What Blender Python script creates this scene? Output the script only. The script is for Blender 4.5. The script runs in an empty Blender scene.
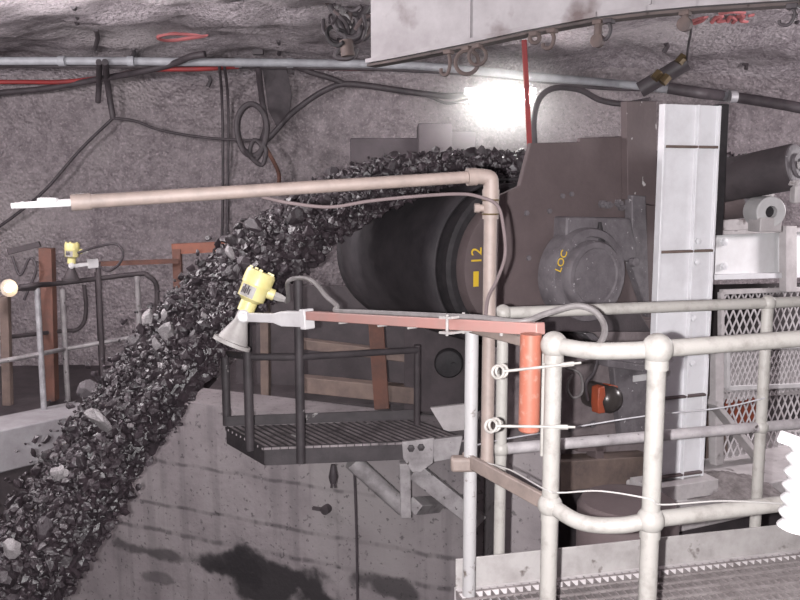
import bpy, math, random
import numpy as np
from mathutils import Vector as V, Matrix, noise
from mathutils.bvhtree import BVHTree
random.seed(7); rng = np.random.default_rng(7)
S = bpy.context.scene
COL = S.collection
PI = math.pi

# ------------------------------------------------------------------ camera
F = 868.0; PITCH = math.radians(7.8); CAMZ = 1.45
cd = bpy.data.cameras.new('camera'); cam = bpy.data.objects.new('camera', cd); COL.objects.link(cam)
cam.location = (0, 0, CAMZ); cam.rotation_euler = (PI/2 - PITCH, 0, 0)
cd.sensor_fit = 'HORIZONTAL'; cd.sensor_width = 36; cd.lens = F/800*36; cd.clip_start = .05; cd.clip_end = 100
S.camera = cam
C0 = V((0, 0, CAMZ))
def ray(px, py):
    x = (px-400)/F; v = (300-py)/F
    return V((x, math.cos(PITCH)+v*math.sin(PITCH), -math.sin(PITCH)+v*math.cos(PITCH)))
def P(px, py, d):                       # the point of the place seen at a pixel, d metres in front
    r = ray(px, py); return C0 + r*(d/r.y)
def hit(px, py, p0, n):
    r = ray(px, py); return C0 + r*((p0-C0).dot(n)/r.dot(n))
def vert_at(p, py):                     # height at which the vertical line through p crosses a pixel row
    r = ray(400, py); return CAMZ + r.z/r.y*p.y

# ------------------------------------------------------------------ materials
def srgb(*c):
    return tuple(((x/255)/12.92 if x <= 10 else ((x/255+.055)/1.055)**2.4) for x in c) + (1,)
MATS = {}
def mat(name, c1, c2=None, rough=.6, metal=0, scale=6, detail=6, lo=.35, hi=.7, bump=.0, bscale=30, c3=None, s3=2.0, lo3=.55, hi3=.7, emit=None, estr=0, spec=.5, coat=0):
    m = bpy.data.materials.new(name); m.use_nodes = True
    nt = m.node_tree; b = nt.nodes['Principled BSDF']; L = nt.links.new
    b.inputs['Roughness'].default_value = rough; b.inputs['Metallic'].default_value = metal
    b.inputs['Specular IOR Level'].default_value = spec
    b.inputs['Base Color'].default_value = c1
    b.inputs['Coat Weight'].default_value = coat
    tc = nt.nodes.new('ShaderNodeTexCoord')
    if c2:
        n = nt.nodes.new('ShaderNodeTexNoise'); n.inputs['Scale'].default_value = scale; n.inputs['Detail'].default_value = detail; n.inputs['Roughness'].default_value = .65
        L(tc.outputs['Object'], n.inputs['Vector'])
        mr = nt.nodes.new('ShaderNodeMapRange'); mr.inputs[1].default_value = lo; mr.inputs[2].default_value = hi
        L(n.outputs['Fac'], mr.inputs[0])
        mx = nt.nodes.new('ShaderNodeMix'); mx.data_type = 'RGBA'
        L(mr.outputs[0], mx.inputs[0]); mx.inputs[6].default_value = c1; mx.inputs[7].default_value = c2
        out = mx.outputs[2]
        if c3:
            n3 = nt.nodes.new('ShaderNodeTexNoise'); n3.inputs['Scale'].default_value = s3; n3.inputs['Detail'].default_value = 5
            ad = nt.nodes.new('ShaderNodeVectorMath'); ad.operation = 'ADD'; ad.inputs[1].default_value = (7.3, 2.1, 5.5)
            L(tc.outputs['Object'], ad.inputs[0]); L(ad.outputs[0], n3.inputs['Vector'])
            m3 = nt.nodes.new('ShaderNodeMapRange'); m3.inputs[1].default_value = lo3; m3.inputs[2].default_value = hi3
            L(n3.outputs['Fac'], m3.inputs[0])
            x3 = nt.nodes.new('ShaderNodeMix'); x3.data_type = 'RGBA'
            L(m3.outputs[0], x3.inputs[0]); L(out, x3.inputs[6]); x3.inputs[7].default_value = c3
            out = x3.outputs[2]
        L(out, b.inputs['Base Color'])
        m['out'] = 1
    if bump:
        n2 = nt.nodes.new('ShaderNodeTexNoise'); n2.inputs['Scale'].default_value = bscale; n2.inputs['Detail'].default_value = 5
        L(tc.outputs['Object'], n2.inputs['Vector'])
        bp = nt.nodes.new('ShaderNodeBump'); bp.inputs['Strength'].default_value = bump; bp.inputs['Distance'].default_value = .02
        L(n2.outputs['Fac'], bp.inputs['Height']); L(bp.outputs['Normal'], b.inputs['Normal'])
    if emit:
        b.inputs['Emission Color'].default_value = emit; b.inputs['Emission Strength'].default_value = estr
    MATS[name] = m
    return m
M_rail  = mat('painted_rail', srgb(150,146,142), srgb(124,119,115), .5, 0, 18, 6, .5, .75, .08, 60)
M_railw = mat('chipped_rail', srgb(158,155,156), srgb(96,86,80), .5, 0, 26, 8, .6, .7, .1, 60)
M_beige = mat('dusty_beige_pipe', srgb(130,116,110), srgb(113,101,96), .6, 0, 14, 6, .4, .7, .06, 60)
M_pink  = mat('faded_pink_paint', srgb(160,118,112), srgb(152,120,114), .55, 0, 10, 6, .4, .7, .05, 50)
M_red   = mat('red_orange_paint', srgb(150,90,74), srgb(164,128,117), .45, 0, 30, 6, .55, .75, .05, 60)
M_white = mat('white_paint', srgb(200,197,198), srgb(178,174,176), .45, 0, 7, 6, .4, .75)
M_colmn = mat('white_column_paint', srgb(238,236,240), srgb(214,210,214), .5, 0, 3, 6, .45, .75, .03, 40, srgb(100,88,84), 5, .66, .72)
M_yel   = mat('yellow_plastic', srgb(216,203,132), srgb(222,212,160), .4, 0, 12)
M_grey  = mat('grey_cast_metal', srgb(164,159,157), srgb(146,141,140), .5, 0, 20, 5, .4, .7, .1, 90)
M_cable = mat('grey_cable', srgb(122,117,117), srgb(100,95,95), .6, 0, 20)
M_dcab  = mat('dark_cable', srgb(58,52,56), srgb(80,72,76), .6, 0, 9)
M_black = mat('black_rubber', srgb(36,33,36), srgb(52,47,50), .75, 0, 14, 6, .4, .7, .1, 80)
M_belt  = mat('black_belt', srgb(42,38,42), srgb(60,55,58), .7, 0, 5, 6, .4, .7, .08, 60)
M_brown = mat('dusty_brown_steel', srgb(100,87,88), srgb(88,76,77), .75, 0, 5, 7, .35, .7, .12, 40, srgb(118,72,56), 4.2, .68, .8)
M_disc  = mat('dusty_grey_steel', srgb(112,106,110), srgb(94,88,92), .7, 0, 14, 8, .4, .65, .2, 60, srgb(176,170,174), 40, .66, .72)
M_dark  = mat('dark_grimy_steel', srgb(74,66,69), srgb(56,50,53), .7, 0, 6, 6, .4, .7, .12, 50)
M_rust  = mat('rusty_brown_steel', srgb(114,78,68), srgb(88,67,62), .8, 0, 8, 7, .4, .7, .15, 50)
M_tan   = mat('tan_dusty_beam', srgb(118,101,94), srgb(92,79,76), .8, 0, 8, 7, .4, .7, .1, 50)
M_plat  = mat('grimy_platform_steel', srgb(74,68,71), srgb(56,51,54), .6, 0, 8, 7, .4, .7, .1, 50, srgb(190,184,184), 9, .68, .72)
M_brace = mat('galvanised_brace', srgb(168,162,164), srgb(126,120,122), .55, .1, 9, 7, .4, .7, .1, 60, srgb(70,62,62), 30, .66, .72)
M_galv  = mat('galvanised_tube', srgb(182,180,184), srgb(142,138,142), .45, .2, 15)
M_beam  = mat('dusty_white_beam', srgb(184,178,181), srgb(150,143,146), .75, 0, 2.2, 7, .35, .7, .06, 30, srgb(112,98,98), 3, .58, .72)
M_conc  = mat('pale_concrete', srgb(204,197,198), srgb(172,165,166), .85, 0, 6, 8, .35, .7, .15, 40, srgb(110,100,100), 8, .64, .74)
M_para  = mat('parapet_concrete', srgb(168,164,168), srgb(146,140,144), .85, 0, 5, 8, .35, .7, .12, 50)
M_pipe  = mat('grey_service_pipe', srgb(176,176,182), srgb(140,138,144), .5, 0, 5)
M_redh  = mat('red_hose', srgb(160,52,52), srgb(120,52,54), .6, 0, 5)
M_paint = mat('red_spray_paint', srgb(170,98,100), None, .7)
M_orng  = mat('orange_paint', srgb(168,80,52), srgb(140,72,54), .5, 0, 12)
M_dome  = mat('dark_dome_metal', srgb(74,68,66), srgb(60,55,54), .3, .2, 12)
M_yelp  = mat('yellow_marker', srgb(228,190,60), None, .6)
M_blk   = mat('dusty_block', srgb(88,80,84), srgb(74,67,71), .85, 0, 5, 6, .35, .7, .1, 30)
M_mesh  = mat('galvanised_mesh', srgb(214,208,210), srgb(180,172,174), .5, .1, 9)
M_brass = mat('brass', srgb(110,92,66), srgb(84,72,56), .4, .5, 12)
M_grat  = mat('dusty_grating', srgb(140,132,132), srgb(110,102,102), .6, 0, 12)
M_wire  = mat('pale_wire', srgb(160,156,154), None, .5)
M_spill = mat('spilled_fines', srgb(150,142,142), srgb(112,104,104), .9, 0, 20, 8, .35, .65, .5, 60)
M_mshade = mat('mesh_shade_dark', srgb(40,34,36), srgb(54,47,49), .8, 0, 5)  # near-black colour for the shade behind the mesh guards
M_lamp  = mat('lamp_glow', srgb(255,255,255), None, .5, emit=(1, .98, .95, 1), estr=110)
M_warm  = mat('warm_lamp_glow', srgb(255,220,170), None, .5, emit=(1, .72, .38, 1), estr=16)

def rock_mat(name, c1, c2, c3, sc=1.0):
    m = mat(name, c1, c2, .92, 0, 9*sc, 12, .38, .62, 0, 30, c3, .8*sc, .52, .7, spec=.25)
    nt = m.node_tree; L = nt.links.new; b = nt.nodes['Principled BSDF']
    tc = [n for n in nt.nodes if n.type == 'TEX_COORD'][0]
    src = b.inputs['Base Color'].links[0].from_socket
    # pale flecks and dark pits of the sprayed concrete
    for scale, lo, hi, col, k in ((42*sc, .60, .70, tuple(min(1, x*1.5) for x in c1[:3])+(1,), .55), (30*sc, .64, .74, tuple(x*.45 for x in c2[:3])+(1,), .5)):
        n = nt.nodes.new('ShaderNodeTexNoise'); n.inputs['Scale'].default_value = scale; n.inputs['Detail'].default_value = 4; L(tc.outputs['Object'], n.inputs['Vector'])
        mr = nt.nodes.new('ShaderNodeMapRange'); mr.inputs[1].default_value = lo-.06; mr.inputs[2].default_value = hi; mr.inputs[4].default_value = k; L(n.outputs['Fac'], mr.inputs[0])
        x = nt.nodes.new('ShaderNodeMix'); x.data_type = 'RGBA'; L(mr.outputs[0], x.inputs[0]); L(src, x.inputs[6]); x.inputs[7].default_value = col; src = x.outputs[2]
    L(src, b.inputs['Base Color'])
    n1 = nt.nodes.new('ShaderNodeTexNoise'); n1.inputs['Scale'].default_value = 14*sc; n1.inputs['Detail'].default_value = 10; n1.inputs['Roughness'].default_value = .75
    v1 = nt.nodes.new('ShaderNodeTexVoronoi'); v1.inputs['Scale'].default_value = 26*sc
    for n in (n1, v1): L(tc.outputs['Object'], n.inputs['Vector'])
    ad = nt.nodes.new('ShaderNodeMath'); ad.operation = 'MULTIPLY_ADD'; ad.inputs[1].default_value = .4
    L(v1.outputs['Distance'], ad.inputs[0]); L(n1.outputs['Fac'], ad.inputs[2])
    bp = nt.nodes.new('ShaderNodeBump'); bp.inputs['Strength'].default_value = 1.0; bp.inputs['Distance'].default_value = .12
    L(ad.outputs[0], bp.inputs['Height']); L(bp.outputs['Normal'], b.inputs['Normal'])
    return m
M_rock = rock_mat('shotcrete_rock', srgb(204,191,196), srgb(166,154,159), srgb(212,200,203))
M_ceil = rock_mat('ceiling_rock', srgb(210,198,204), srgb(166,154,160), srgb(218,207,211), 1.2)

def ore_mat(name, c1, c2, rough):
    m = mat(name, c1, c2, rough, 0, 9, 8, .35, .7, .35, 40, spec=.7)
    nt = m.node_tree; L = nt.links.new; b = nt.nodes['Principled BSDF']
    return m
M_ore  = ore_mat('wet_dark_ore', srgb(40,34,38), srgb(62,52,57), .45)
M_ore2 = ore_mat('grey_ore', srgb(78,69,74), srgb(58,50,55), .45)
M_ore3 = ore_mat('pale_ore', srgb(170,164,166), srgb(104,97,100), .4)

# ------------------------------------------------------------------ mesh builder
def frame_of(d):
    d = d.normalized(); h = V((0, 0, 1)) if abs(d.z) < .9 else V((1, 0, 0))
    x = h.cross(d).normalized(); y = d.cross(x)
    return x, y, d
class MB:
    def __init__(s): s.v = []; s.f = []
    def add(s, vs, fs):
        o = len(s.v); s.v += [V(p) for p in vs]; s.f += [tuple(i+o for i in f) for f in fs]; return s
    def box(s, c, sx, sy, sz, X=V((1,0,0)), Y=V((0,1,0)), Z=V((0,0,1))):
        c = V(c); vs = [c + X*(sx/2*a) + Y*(sy/2*b) + Z*(sz/2*d) for a in (-1,1) for b in (-1,1) for d in (-1,1)]
        return s.add(vs, [(0,1,3,2),(4,6,7,5),(0,4,5,1),(2,3,7,6),(0,2,6,4),(1,5,7,3)])
    def bar(s, p, q, w, h, up=V((0,0,1))):
        p = V(p); q = V(q); d = (q-p).normalized(); x = d.cross(up).normalized(); z = x.cross(d)
        return s.box((p+q)/2, w, (q-p).length, h, x, d, z)
    def prism(s, pts, ext):
        n = len(pts); ext = V(ext); pts = [V(p) for p in pts]
        return s.add(pts+[p+ext for p in pts], [tuple(range(n))[::-1], tuple(range(n, 2*n))] + [(i, (i+1)%n, n+(i+1)%n, n+i) for i in range(n)])
    def tube(s, path, r, seg=12, cap=True, radii=None):
        path = [V(p) for p in path]; n = len(path); o = len(s.v)
        T = []
        for i in range(n):
            a = path[max(i-1,0)]; b = path[min(i+1,n-1)]; T.append((b-a).normalized())
        x, y, _ = frame_of(T[0])
        for i in range(n):
            x = (x - T[i]*x.dot(T[i])).normalized(); y = T[i].cross(x)
            rr = radii[i] if radii else r
            for k in range(seg):
                a = 2*PI*k/seg; s.v.append(path[i] + (x*math.cos(a)+y*math.sin(a))*rr)
        for i in range(n-1):
            for k in range(seg):
                s.f.append((o+i*seg+k, o+i*seg+(k+1)%seg, o+(i+1)*seg+(k+1)%seg, o+(i+1)*seg+k))
        if cap:
            s.f.append(tuple(o+k for k in range(seg))[::-1]); s.f.append(tuple(o+(n-1)*seg+k for k in range(seg)))
        return s
    def lathe(s, c, axis, prof, seg=32, close=False):   # prof: (t along axis, r)
        c = V(c); x, y, d = frame_of(V(axis)); o = len(s.v); n = len(prof)
        for t, r in prof:
            for k in range(seg):
                a = 2*PI*k/seg; s.v.append(c + d*t + (x*math.cos(a)+y*math.sin(a))*r)
        for i in range(n-1 + (1 if close else 0)):
            j = (i+1) % n
            for k in range(seg):
                s.f.append((o+i*seg+k, o+i*seg+(k+1)%seg, o+j*seg+(k+1)%seg, o+j*seg+k))
        if not close:
            if prof[0][1] > 1e-6: s.f.append(tuple(o+k for k in range(seg))[::-1])
            if prof[-1][1] > 1e-6: s.f.append(tuple(o+(n-1)*seg+k for k in range(seg)))
        return s
    def ball(s, c, r, seg=20, rings=12, sq=1.0):
        prof = [(-math.cos(PI*i/rings)*r*sq, max(math.sin(PI*i/rings)*r, 1e-7)) for i in range(rings+1)]
        return s.lathe(c, (0,0,1), prof, seg)
    def ring(s, c, axis, R, r, seg=24, rs=8):
        prof = [(math.sin(2*PI*k/rs)*r, R+math.cos(2*PI*k/rs)*r) for k in range(rs)]
        return s.lathe(c, axis, prof, seg, close=True)
def smooth_path(pts, n=8):
    pts = [V(p) for p in pts]
    if len(pts) < 3: return pts
    q = [pts[0]*2-pts[1]] + pts + [pts[-1]*2-pts[-2]]; out = []
    for i in range(1, len(q)-2):
        for k in range(n):
            t = k/n; a, b, c, d = q[i-1], q[i], q[i+1], q[i+2]
            out.append(.5*((2*b)+(c-a)*t+(2*a-5*b+4*c-d)*t*t+(3*b-a-3*c+d)*t**3))
    out.append(pts[-1]); return out
def wpos(o):
    p = V((0,0,0))
    while o: p += o.location; o = o.parent
    return p
def obj(name, mb, m, parent=None, bevel=0, smooth=True, origin=None):
    if parent is not None: off = wpos(parent)
    else:
        a = np.array([tuple(v) for v in mb.v]); off = origin or V(((a[:,0].min()+a[:,0].max())/2, (a[:,1].min()+a[:,1].max())/2, a[:,2].min()))
    me = bpy.data.meshes.new(name); me.from_pydata([tuple(v-off) for v in mb.v], [], mb.f); me.update()
    if smooth:
        me.polygons.foreach_set('use_smooth', [True]*len(me.polygons)); me.set_sharp_from_angle(angle=math.radians(35))
    me.materials.append(m)
    o = bpy.data.objects.new(name, me); COL.objects.link(o)
    if parent is not None: o.parent = parent
    else: o.location = off
    if bevel:
        b = o.modifiers.new('bevel', 'BEVEL'); b.width = bevel; b.segments = 2; b.limit_method = 'ANGLE'
    return o
def tag(o, label=None, cat=None, group=None, kind=None):
    if label: o['label'] = label
    if cat: o['category'] = cat
    if group: o['group'] = group
    if kind: o['kind'] = kind
    return o
def thing(name, loc, label, cat, group=None):
    o = bpy.data.objects.new(name, None); COL.objects.link(o); o.location = V(loc); o.empty_display_size = .1
    return tag(o, label, cat, group)
def lettering(txt, c, X, Y, size, m, parent, thick=.001, name='lettering'):
    cu = bpy.data.curves.new('txt', 'FONT'); cu.body = txt; cu.size = size; cu.extrude = thick; cu.align_x = 'CENTER'; cu.align_y = 'CENTER'
    t = bpy.data.objects.new('txt', cu); COL.objects.link(t)
    dg = bpy.context.evaluated_depsgraph_get(); me = bpy.data.meshes.new_from_object(t.evaluated_get(dg))
    bpy.data.objects.remove(t)
    X = X.normalized(); Z = X.cross(Y).normalized(); Y = Z.cross(X)
    off = wpos(parent)
    for v in me.vertices: v.co = V(c) + X*v.co.x + Y*v.co.y + Z*v.co.z - off
    me.name = name; me.materials.clear(); me.materials.append(m)
    o = bpy.data.objects.new(name, me); COL.objects.link(o); o.parent = parent
    return o

# ------------------------------------------------------------------ the cavern: rock walls and ceiling
E0 = V((-9, 9.3, 0)); E1 = V((9, 8.5, 0)); EL = (E1-E0).length; e = (E1-E0)/EL; en = V((e.y, -e.x, 0))
if en.y > 0: en = -en
ZC = 2.62; RF = .45; ZB = -2.6
def prof(h):       # h metres up the wall and then along the ceiling
    w = ZC-RF-ZB
    if h < w: return 0, ZB+h, (1, 0)
    h -= w; q = RF*PI/2
    if h < q:
        a = h/RF; return RF*(1-math.cos(a)), ZC-RF+RF*math.sin(a), (math.cos(a), -math.sin(a))
    return RF+(h-q), ZC, (0, -1)
HW = ZC-RF-ZB + RF*PI/4; HT = ZC-RF-ZB + RF*PI/2 + 11.2
def surf(s, h):
    q, z, (nx, nz) = prof(h); p = E0 + e*s + en*q + V((0,0,z)); n = en*nx + V((0,0,nz))
    d = noise.fractal(p*.7, 1.0, 2.0, 3)*.14 + noise.fractal(p*2.6+V((3,1,7)), 1.0, 2.1, 3)*.045 + noise.noise(p*9)*.014
    return p + n*d
def sheet(h0, h1, ds, dh):
    ns = int(EL/ds); nh = max(2, int((h1-h0)/dh)); mb = MB()
    for j in range(nh+1):
        for i in range(ns+1): mb.v.append(surf(EL*i/ns, h0+(h1-h0)*j/nh))
    for j in range(nh):
        for i in range(ns):
            a = j*(ns+1)+i; mb.f.append((a, a+1, a+ns+2, a+ns+1))
    return mb
mw = sheet(0, HW, .075, .075); mc = sheet(HW, HT, .075, .085)
def struct(name, mb, m, **k):
    o = obj(name, mb, m, origin=V((0,0,0)), **k); o['kind'] = 'structure'; return o
o = struct('wall_back', mw, M_rock); tag(o, 'rough grey shotcrete rock wall behind the conveyor', 'wall')
o = struct('ceiling', mc, M_ceil); tag(o, 'rough grey rock ceiling of the mine cavern', 'ceiling')
BV = [BVHTree.FromPolygons([tuple(v) for v in m_.v], m_.f) for m_ in (mw, mc)]
def rock(px, py, off=.02):
    r = ray(px, py).normalized(); best = None
    for b in BV:
        h = b.ray_cast(C0, r)
        if h[0] is not None and (best is None or h[3] < best): best = h[3]
    return C0 + r*((best or 8.5)-off)
def side_wall(name, x):
    mb = MB(); n = 60; k = 30
    for j in range(k+1):
        for i in range(n+1):
            y = -2.4+12.4*i/n; z = ZB+(ZC+.3-ZB)*j/k; p = V((x, y, z))
            mb.v.append(p + V((noise.fractal(p*.7, 1, 2, 4)*.2, 0, 0)))
    for j in range(k):
        for i in range(n):
            a = j*(n+1)+i; mb.f.append((a, a+1, a+n+2, a+n+1))
    struct(name, mb, M_rock)
side_wall('wall_left', -8.6); side_wall('wall_right', 8.6)
mb = MB(); n = 60
for j in range(n+1):
    for i in range(n+1):
        p = V((-9+18*i/n, -2.4+12.4*j/n, ZB)); mb.v.append(p + V((0,0,noise.fractal(p*.8, 1, 2, 3)*.12)))
for j in range(n):
    for i in range(n):
        a = j*(n+1)+i; mb.f.append((a, a+1, a+n+2, a+n+1))
o = struct('floor', mb, M_dark); tag(o, 'dark muddy floor of the pit', 'floor')

# concrete pit wall below the pulley
WP = P(300, 420, 5.45); wd = V((.914, -.406, 0)).normalized(); wn = V((-.406, -.914, 0)).normalized()
def WH(px, py): return hit(px, py, WP, wn)
def concrete_wall():
    m = mat('stained_concrete', srgb(142,134,136), srgb(120,112,115), .8, 0, 3.2, 9, .35, .7, .18, 26, srgb(146,139,140), 1.3, .5, .7)
    nt = m.node_tree; L = nt.links.new; b = nt.nodes['Principled BSDF']
    src = b.inputs['Base Color'].links[0].from_socket
    tc = [n for n in nt.nodes if n.type == 'TEX_COORD'][0]
    def N(t): return nt.nodes.new('ShaderNode'+t)
    nz = N('TexNoise'); nz.inputs['Scale'].default_value = 4.0; nz.inputs['Detail'].default_value = 8; L(tc.outputs['Object'], nz.inputs['Vector'])
    def dark(src, fac, col):
        x = N('Mix'); x.data_type = 'RGBA'; L(fac, x.inputs[0]); L(src, x.inputs[6]); x.inputs[7].default_value = col; return x.outputs[2]
    def math_(op, a, b_=None):
        n = N('Math'); n.operation = op
        for i, q in enumerate((a, b_)):
            if q is None: continue
            if isinstance(q, (int, float)): n.inputs[i].default_value = q
            else: L(q, n.inputs[i])
        return n.outputs[0]
    def rng_(v, a, b_):
        n = N('MapRange'); n.interpolation_type = 'SMOOTHSTEP'; n.inputs[1].default_value = a; n.inputs[2].default_value = b_; n.inputs[3].default_value = 1; n.inputs[4].default_value = 0; L(v, n.inputs[0]); return n.outputs[0]
    # fine vertical run marks
    mp = N('Mapping'); mp.inputs['Scale'].default_value = (9, 9, .5); L(tc.outputs['Object'], mp.inputs['Vector'])
    n2 = N('TexNoise'); n2.inputs['Scale'].default_value = 1.0; n2.inputs['Detail'].default_value = 6; L(mp.outputs[0], n2.inputs['Vector'])
    src = dark(src, math_('MULTIPLY', rng_(n2.outputs['Fac'], .32, .46), .3), srgb(84,77,81))
    # damp blotches
    for (px, py, rx, rz, st) in ((262, 582, .50, .19, .95), (150, 552, .4, .06, .7), (225, 566, .3, .12, .9), (390, 588, .30, .10, .75), (110, 508, .2, .03, .6), (160, 578, .18, .05, .5), (140, 445, .12, .05, .7)):
        c = WH(px, py); vm = N('VectorMath'); vm.operation = 'SUBTRACT'; L(tc.outputs['Object'], vm.inputs[0]); vm.inputs[1].default_value = tuple(c)
        sc = N('VectorMath'); sc.operation = 'MULTIPLY'; sc.inputs[1].default_value = (1/rx, 1/rx, 1/rz); L(vm.outputs[0], sc.inputs[0])
        ln = N('VectorMath'); ln.operation = 'LENGTH'; L(sc.outputs[0], ln.inputs[0])
        v = math_('ADD', ln.outputs['Value'], math_('MULTIPLY', math_('SUBTRACT', nz.outputs['Fac'], .5), 2.9))
        src = dark(src, math_('MULTIPLY', rng_(v, .6, 1.1), st), srgb(36,32,35))
    # pour joints
    sx = N('SeparateXYZ'); L(tc.outputs['Object'], sx.inputs[0])
    for (px, py, w) in ((250, 476, .009), (220, 543, .012), (320, 534, .010)):
        z = WH(px, py).z
        v = math_('ABSOLUTE', math_('ADD', math_('SUBTRACT', sx.outputs['Z'], z), math_('MULTIPLY', math_('SUBTRACT', nz.outputs['Fac'], .5), .06)))
        pk = rng_(n2.outputs['Fac'], .5+(px%3)*.03, .40); src = dark(src, math_('MULTIPLY', math_('MULTIPLY', rng_(v, w*.4, w*2.2), .6), math_('ADD', .25, math_('MULTIPLY', math_('SUBTRACT', 1, pk), .75))), srgb(58,52,56))
    n4 = N('TexNoise'); n4.inputs['Scale'].default_value = 34; n4.inputs['Detail'].default_value = 4; L(tc.outputs['Object'], n4.inputs['Vector'])
    src = dark(src, math_('MULTIPLY', rng_(n4.outputs['Fac'], .30, .40), .6), srgb(50,45,48))
    L(src, b.inputs['Base Color'])
    return m
M_cwall = concrete_wall()
top = WP.z + .02
def flat_(p, z): return V((p.x, p.y, z))
for nm, a, b_ in (('wall_pit', -3.35, 1.25),):
    tl = WH(150, 398); bl_ = WH(10, 620); rr = V((WP.x, WP.y, 0))+wd*b_
    mb = MB(); mb.prism([flat_(bl_-wd*.6, ZB-.1), flat_(rr, ZB-.1), flat_(rr, top), flat_(tl, top), bl_], -wn*.4)
    o = struct(nm, mb, M_cwall, smooth=False); tag(o, 'stained grey concrete pit wall with dark damp patches', 'wall')

# pale parapet at the far walkway and the walkway slab
A = P(-70, 446, 6.0); B = P(90, 410, 6.94); d_ = V((B.x-A.x, B.y-A.y, 0)).normalized(); nb = V((-d_.y, d_.x, 0))
zt = A.z; mb = MB()
mb.prism([V((A.x,A.y,ZB))-d_*1.5, V((B.x,B.y,ZB))+nb*.03, V((B.x,B.y,ZB))+nb*.38, V((A.x,A.y,ZB))-d_*1.5+nb*.38], V((0,0,zt-.33-ZB)))
o = struct('wall_parapet_base', mb, M_dark, smooth=False)
mb = MB(); mb.prism([V((A.x,A.y,zt-.33))-d_*1.5, V((B.x,B.y,zt-.33))+d_*.1, V((B.x,B.y,zt-.33))+nb*.42+d_*.1, V((A.x,A.y,zt-.33))-d_*1.5+nb*.42], V((0,0,.33)))
o = struct('wall_parapet', mb, M_para, bevel=.012); tag(o, 'pale concrete parapet in front of the far walkway', 'wall')
mb = MB(); q = A-d_*1.5+nb*.42
mb.prism([V((q.x,q.y,zt-.16)), V((B.x,B.y,zt-.16))+nb*.42+d_*1.6, V((B.x,B.y,zt-.16))+nb*2.6+d_*1.6, V((q.x,q.y,zt-.16))+nb*2.4], V((0,0,.1)))
o = struct('floor_walkway', mb, M_dark, smooth=False); tag(o, 'dark floor of the far walkway', 'floor')
ZW = zt-.06

# ------------------------------------------------------------------ conveyor frame of reference
N0 = P(516, 265, 5.0); ax = V((.5, -.866, 0)).normalized(); u = V((-.866, -.5, 0)).normalized(); Z = V((0,0,1))
def CP(px, py, t): return hit(px, py, N0+ax*t, ax)
R = .49
# head pulley
hp = thing('head_pulley', N0-ax*.65-Z*R, 'large dark head pulley drum of the conveyor with grey end disc', 'pulley')
mb = MB(); mb.lathe(N0, ax, [(-1.4, R-.045), (-1.4, R-.02), (-.02, R-.02), (0, R-.04), (0, R-.075), (-.05, R-.08), (-.05, .1)], 72); obj('drum', mb, M_black, hp)
mb = MB(); mb.lathe(N0, ax, [(-.045, R-.085), (.02, R-.095), (.045, R-.1), (.05, R-.115), (.05, .16), (.09, .15), (.09, .1)], 72); dd = obj('end_disc', mb, M_brown, hp); dd['label'] = 'dusty brown end disc with faded yellow marks'
mb = MB(); mb.tube([N0-ax*1.7, N0+ax*.5], .085, 28); obj('shaft', mb, M_dark, hp)
c = CP(476, 262, .055); lettering('12', CP(477, 256, .055), Z, -(-u), .10, M_yelp, dd)
mb = MB(); mb.box(CP(476, 279, .055), .035, .003, .085, u, ax, Z); obj('paint_bar', mb, M_yelp, dd)
# belt wrapped over the pulley
BW0, BW1 = -1.27, -.1
path = []
for k in range(14): path.append((-2.9+2.9*k/14, R, 0.0))
for k in range(33):
    a = PI*k/32; path.append((math.sin(a)*R, math.cos(a)*R, 0))
for k in range(1, 12): path.append((-2.4*k/11, -R, 0))
mb = MB(); nt_ = 8
for (s, h, _) in path:
    for k in range(nt_+1):
        t = BW0+(BW1-BW0)*k/nt_; tr = 0
        if s < -.3 and h > 0: tr = max(0, abs((k/nt_)-.5)-.2)*.5*min(1, (-s-.3)/1.2)
        mb.v.append(N0 + ax*t + u*s + Z*(h+tr))
for i in range(len(path)-1):
    for k in range(nt_):
        a = i*(nt_+1)+k; mb.f.append((a, a+1, a+nt_+2, a+nt_+1))
b = obj('conveyor_belt', mb, M_belt); tag(b, 'black rubber conveyor belt wrapped over the head pulley', 'belt')
sm = b.modifiers.new('s', 'SOLIDIFY'); sm.thickness = .018; sm.offset = 0

# ------------------------------------------------------------------ ore: stream and load
def lump_shape(seed):
    import bmesh
    bm = bmesh.new(); bmesh.ops.create_icosphere(bm, subdivisions=2, radius=1)
    r = random.Random(seed); ctr = V((r.random()*50, r.random()*50, r.random()*50))
    planes = []
    for _ in range(9):
        d = V((r.uniform(-1,1), r.uniform(-1,1), r.uniform(-1,1))).normalized(); planes.append((d, r.uniform(.5, .85)))
    for v in bm.verts:
        for d, k in planes:
            q = v.co.dot(d)
            if q > k: v.co -= d*(q-k)
        v.co *= 1+.12*noise.noise(v.co*2+ctr)
        v.co.x *= 1.15; v.co.z *= .8
    bm.verts.ensure_lookup_table()
    vs = np.array([tuple(v.co) for v in bm.verts]); fs = np.array([[w.index for w in f.verts] for f in bm.faces]); bm.free()
    return vs, fs
def lump_low(seed):
    import bmesh
    bm = bmesh.new(); bmesh.ops.create_icosphere(bm, subdivisions=0 if False else 1, radius=1); r = random.Random(seed)
    for v in bm.verts: v.co *= r.uniform(.5, 1.35)
    for v in bm.verts: v.co.z *= .75; v.co.x *= 1.15
    bm.verts.ensure_lookup_table()
    vs = np.array([tuple(v.co) for v in bm.verts]); fs = np.array([[w.index for w in f.verts] for f in bm.faces]); bm.free()
    return vs, fs
LOW = [lump_low(i) for i in range(14)]; HIGH = [lump_shape(100+i) for i in range(10)]
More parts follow.
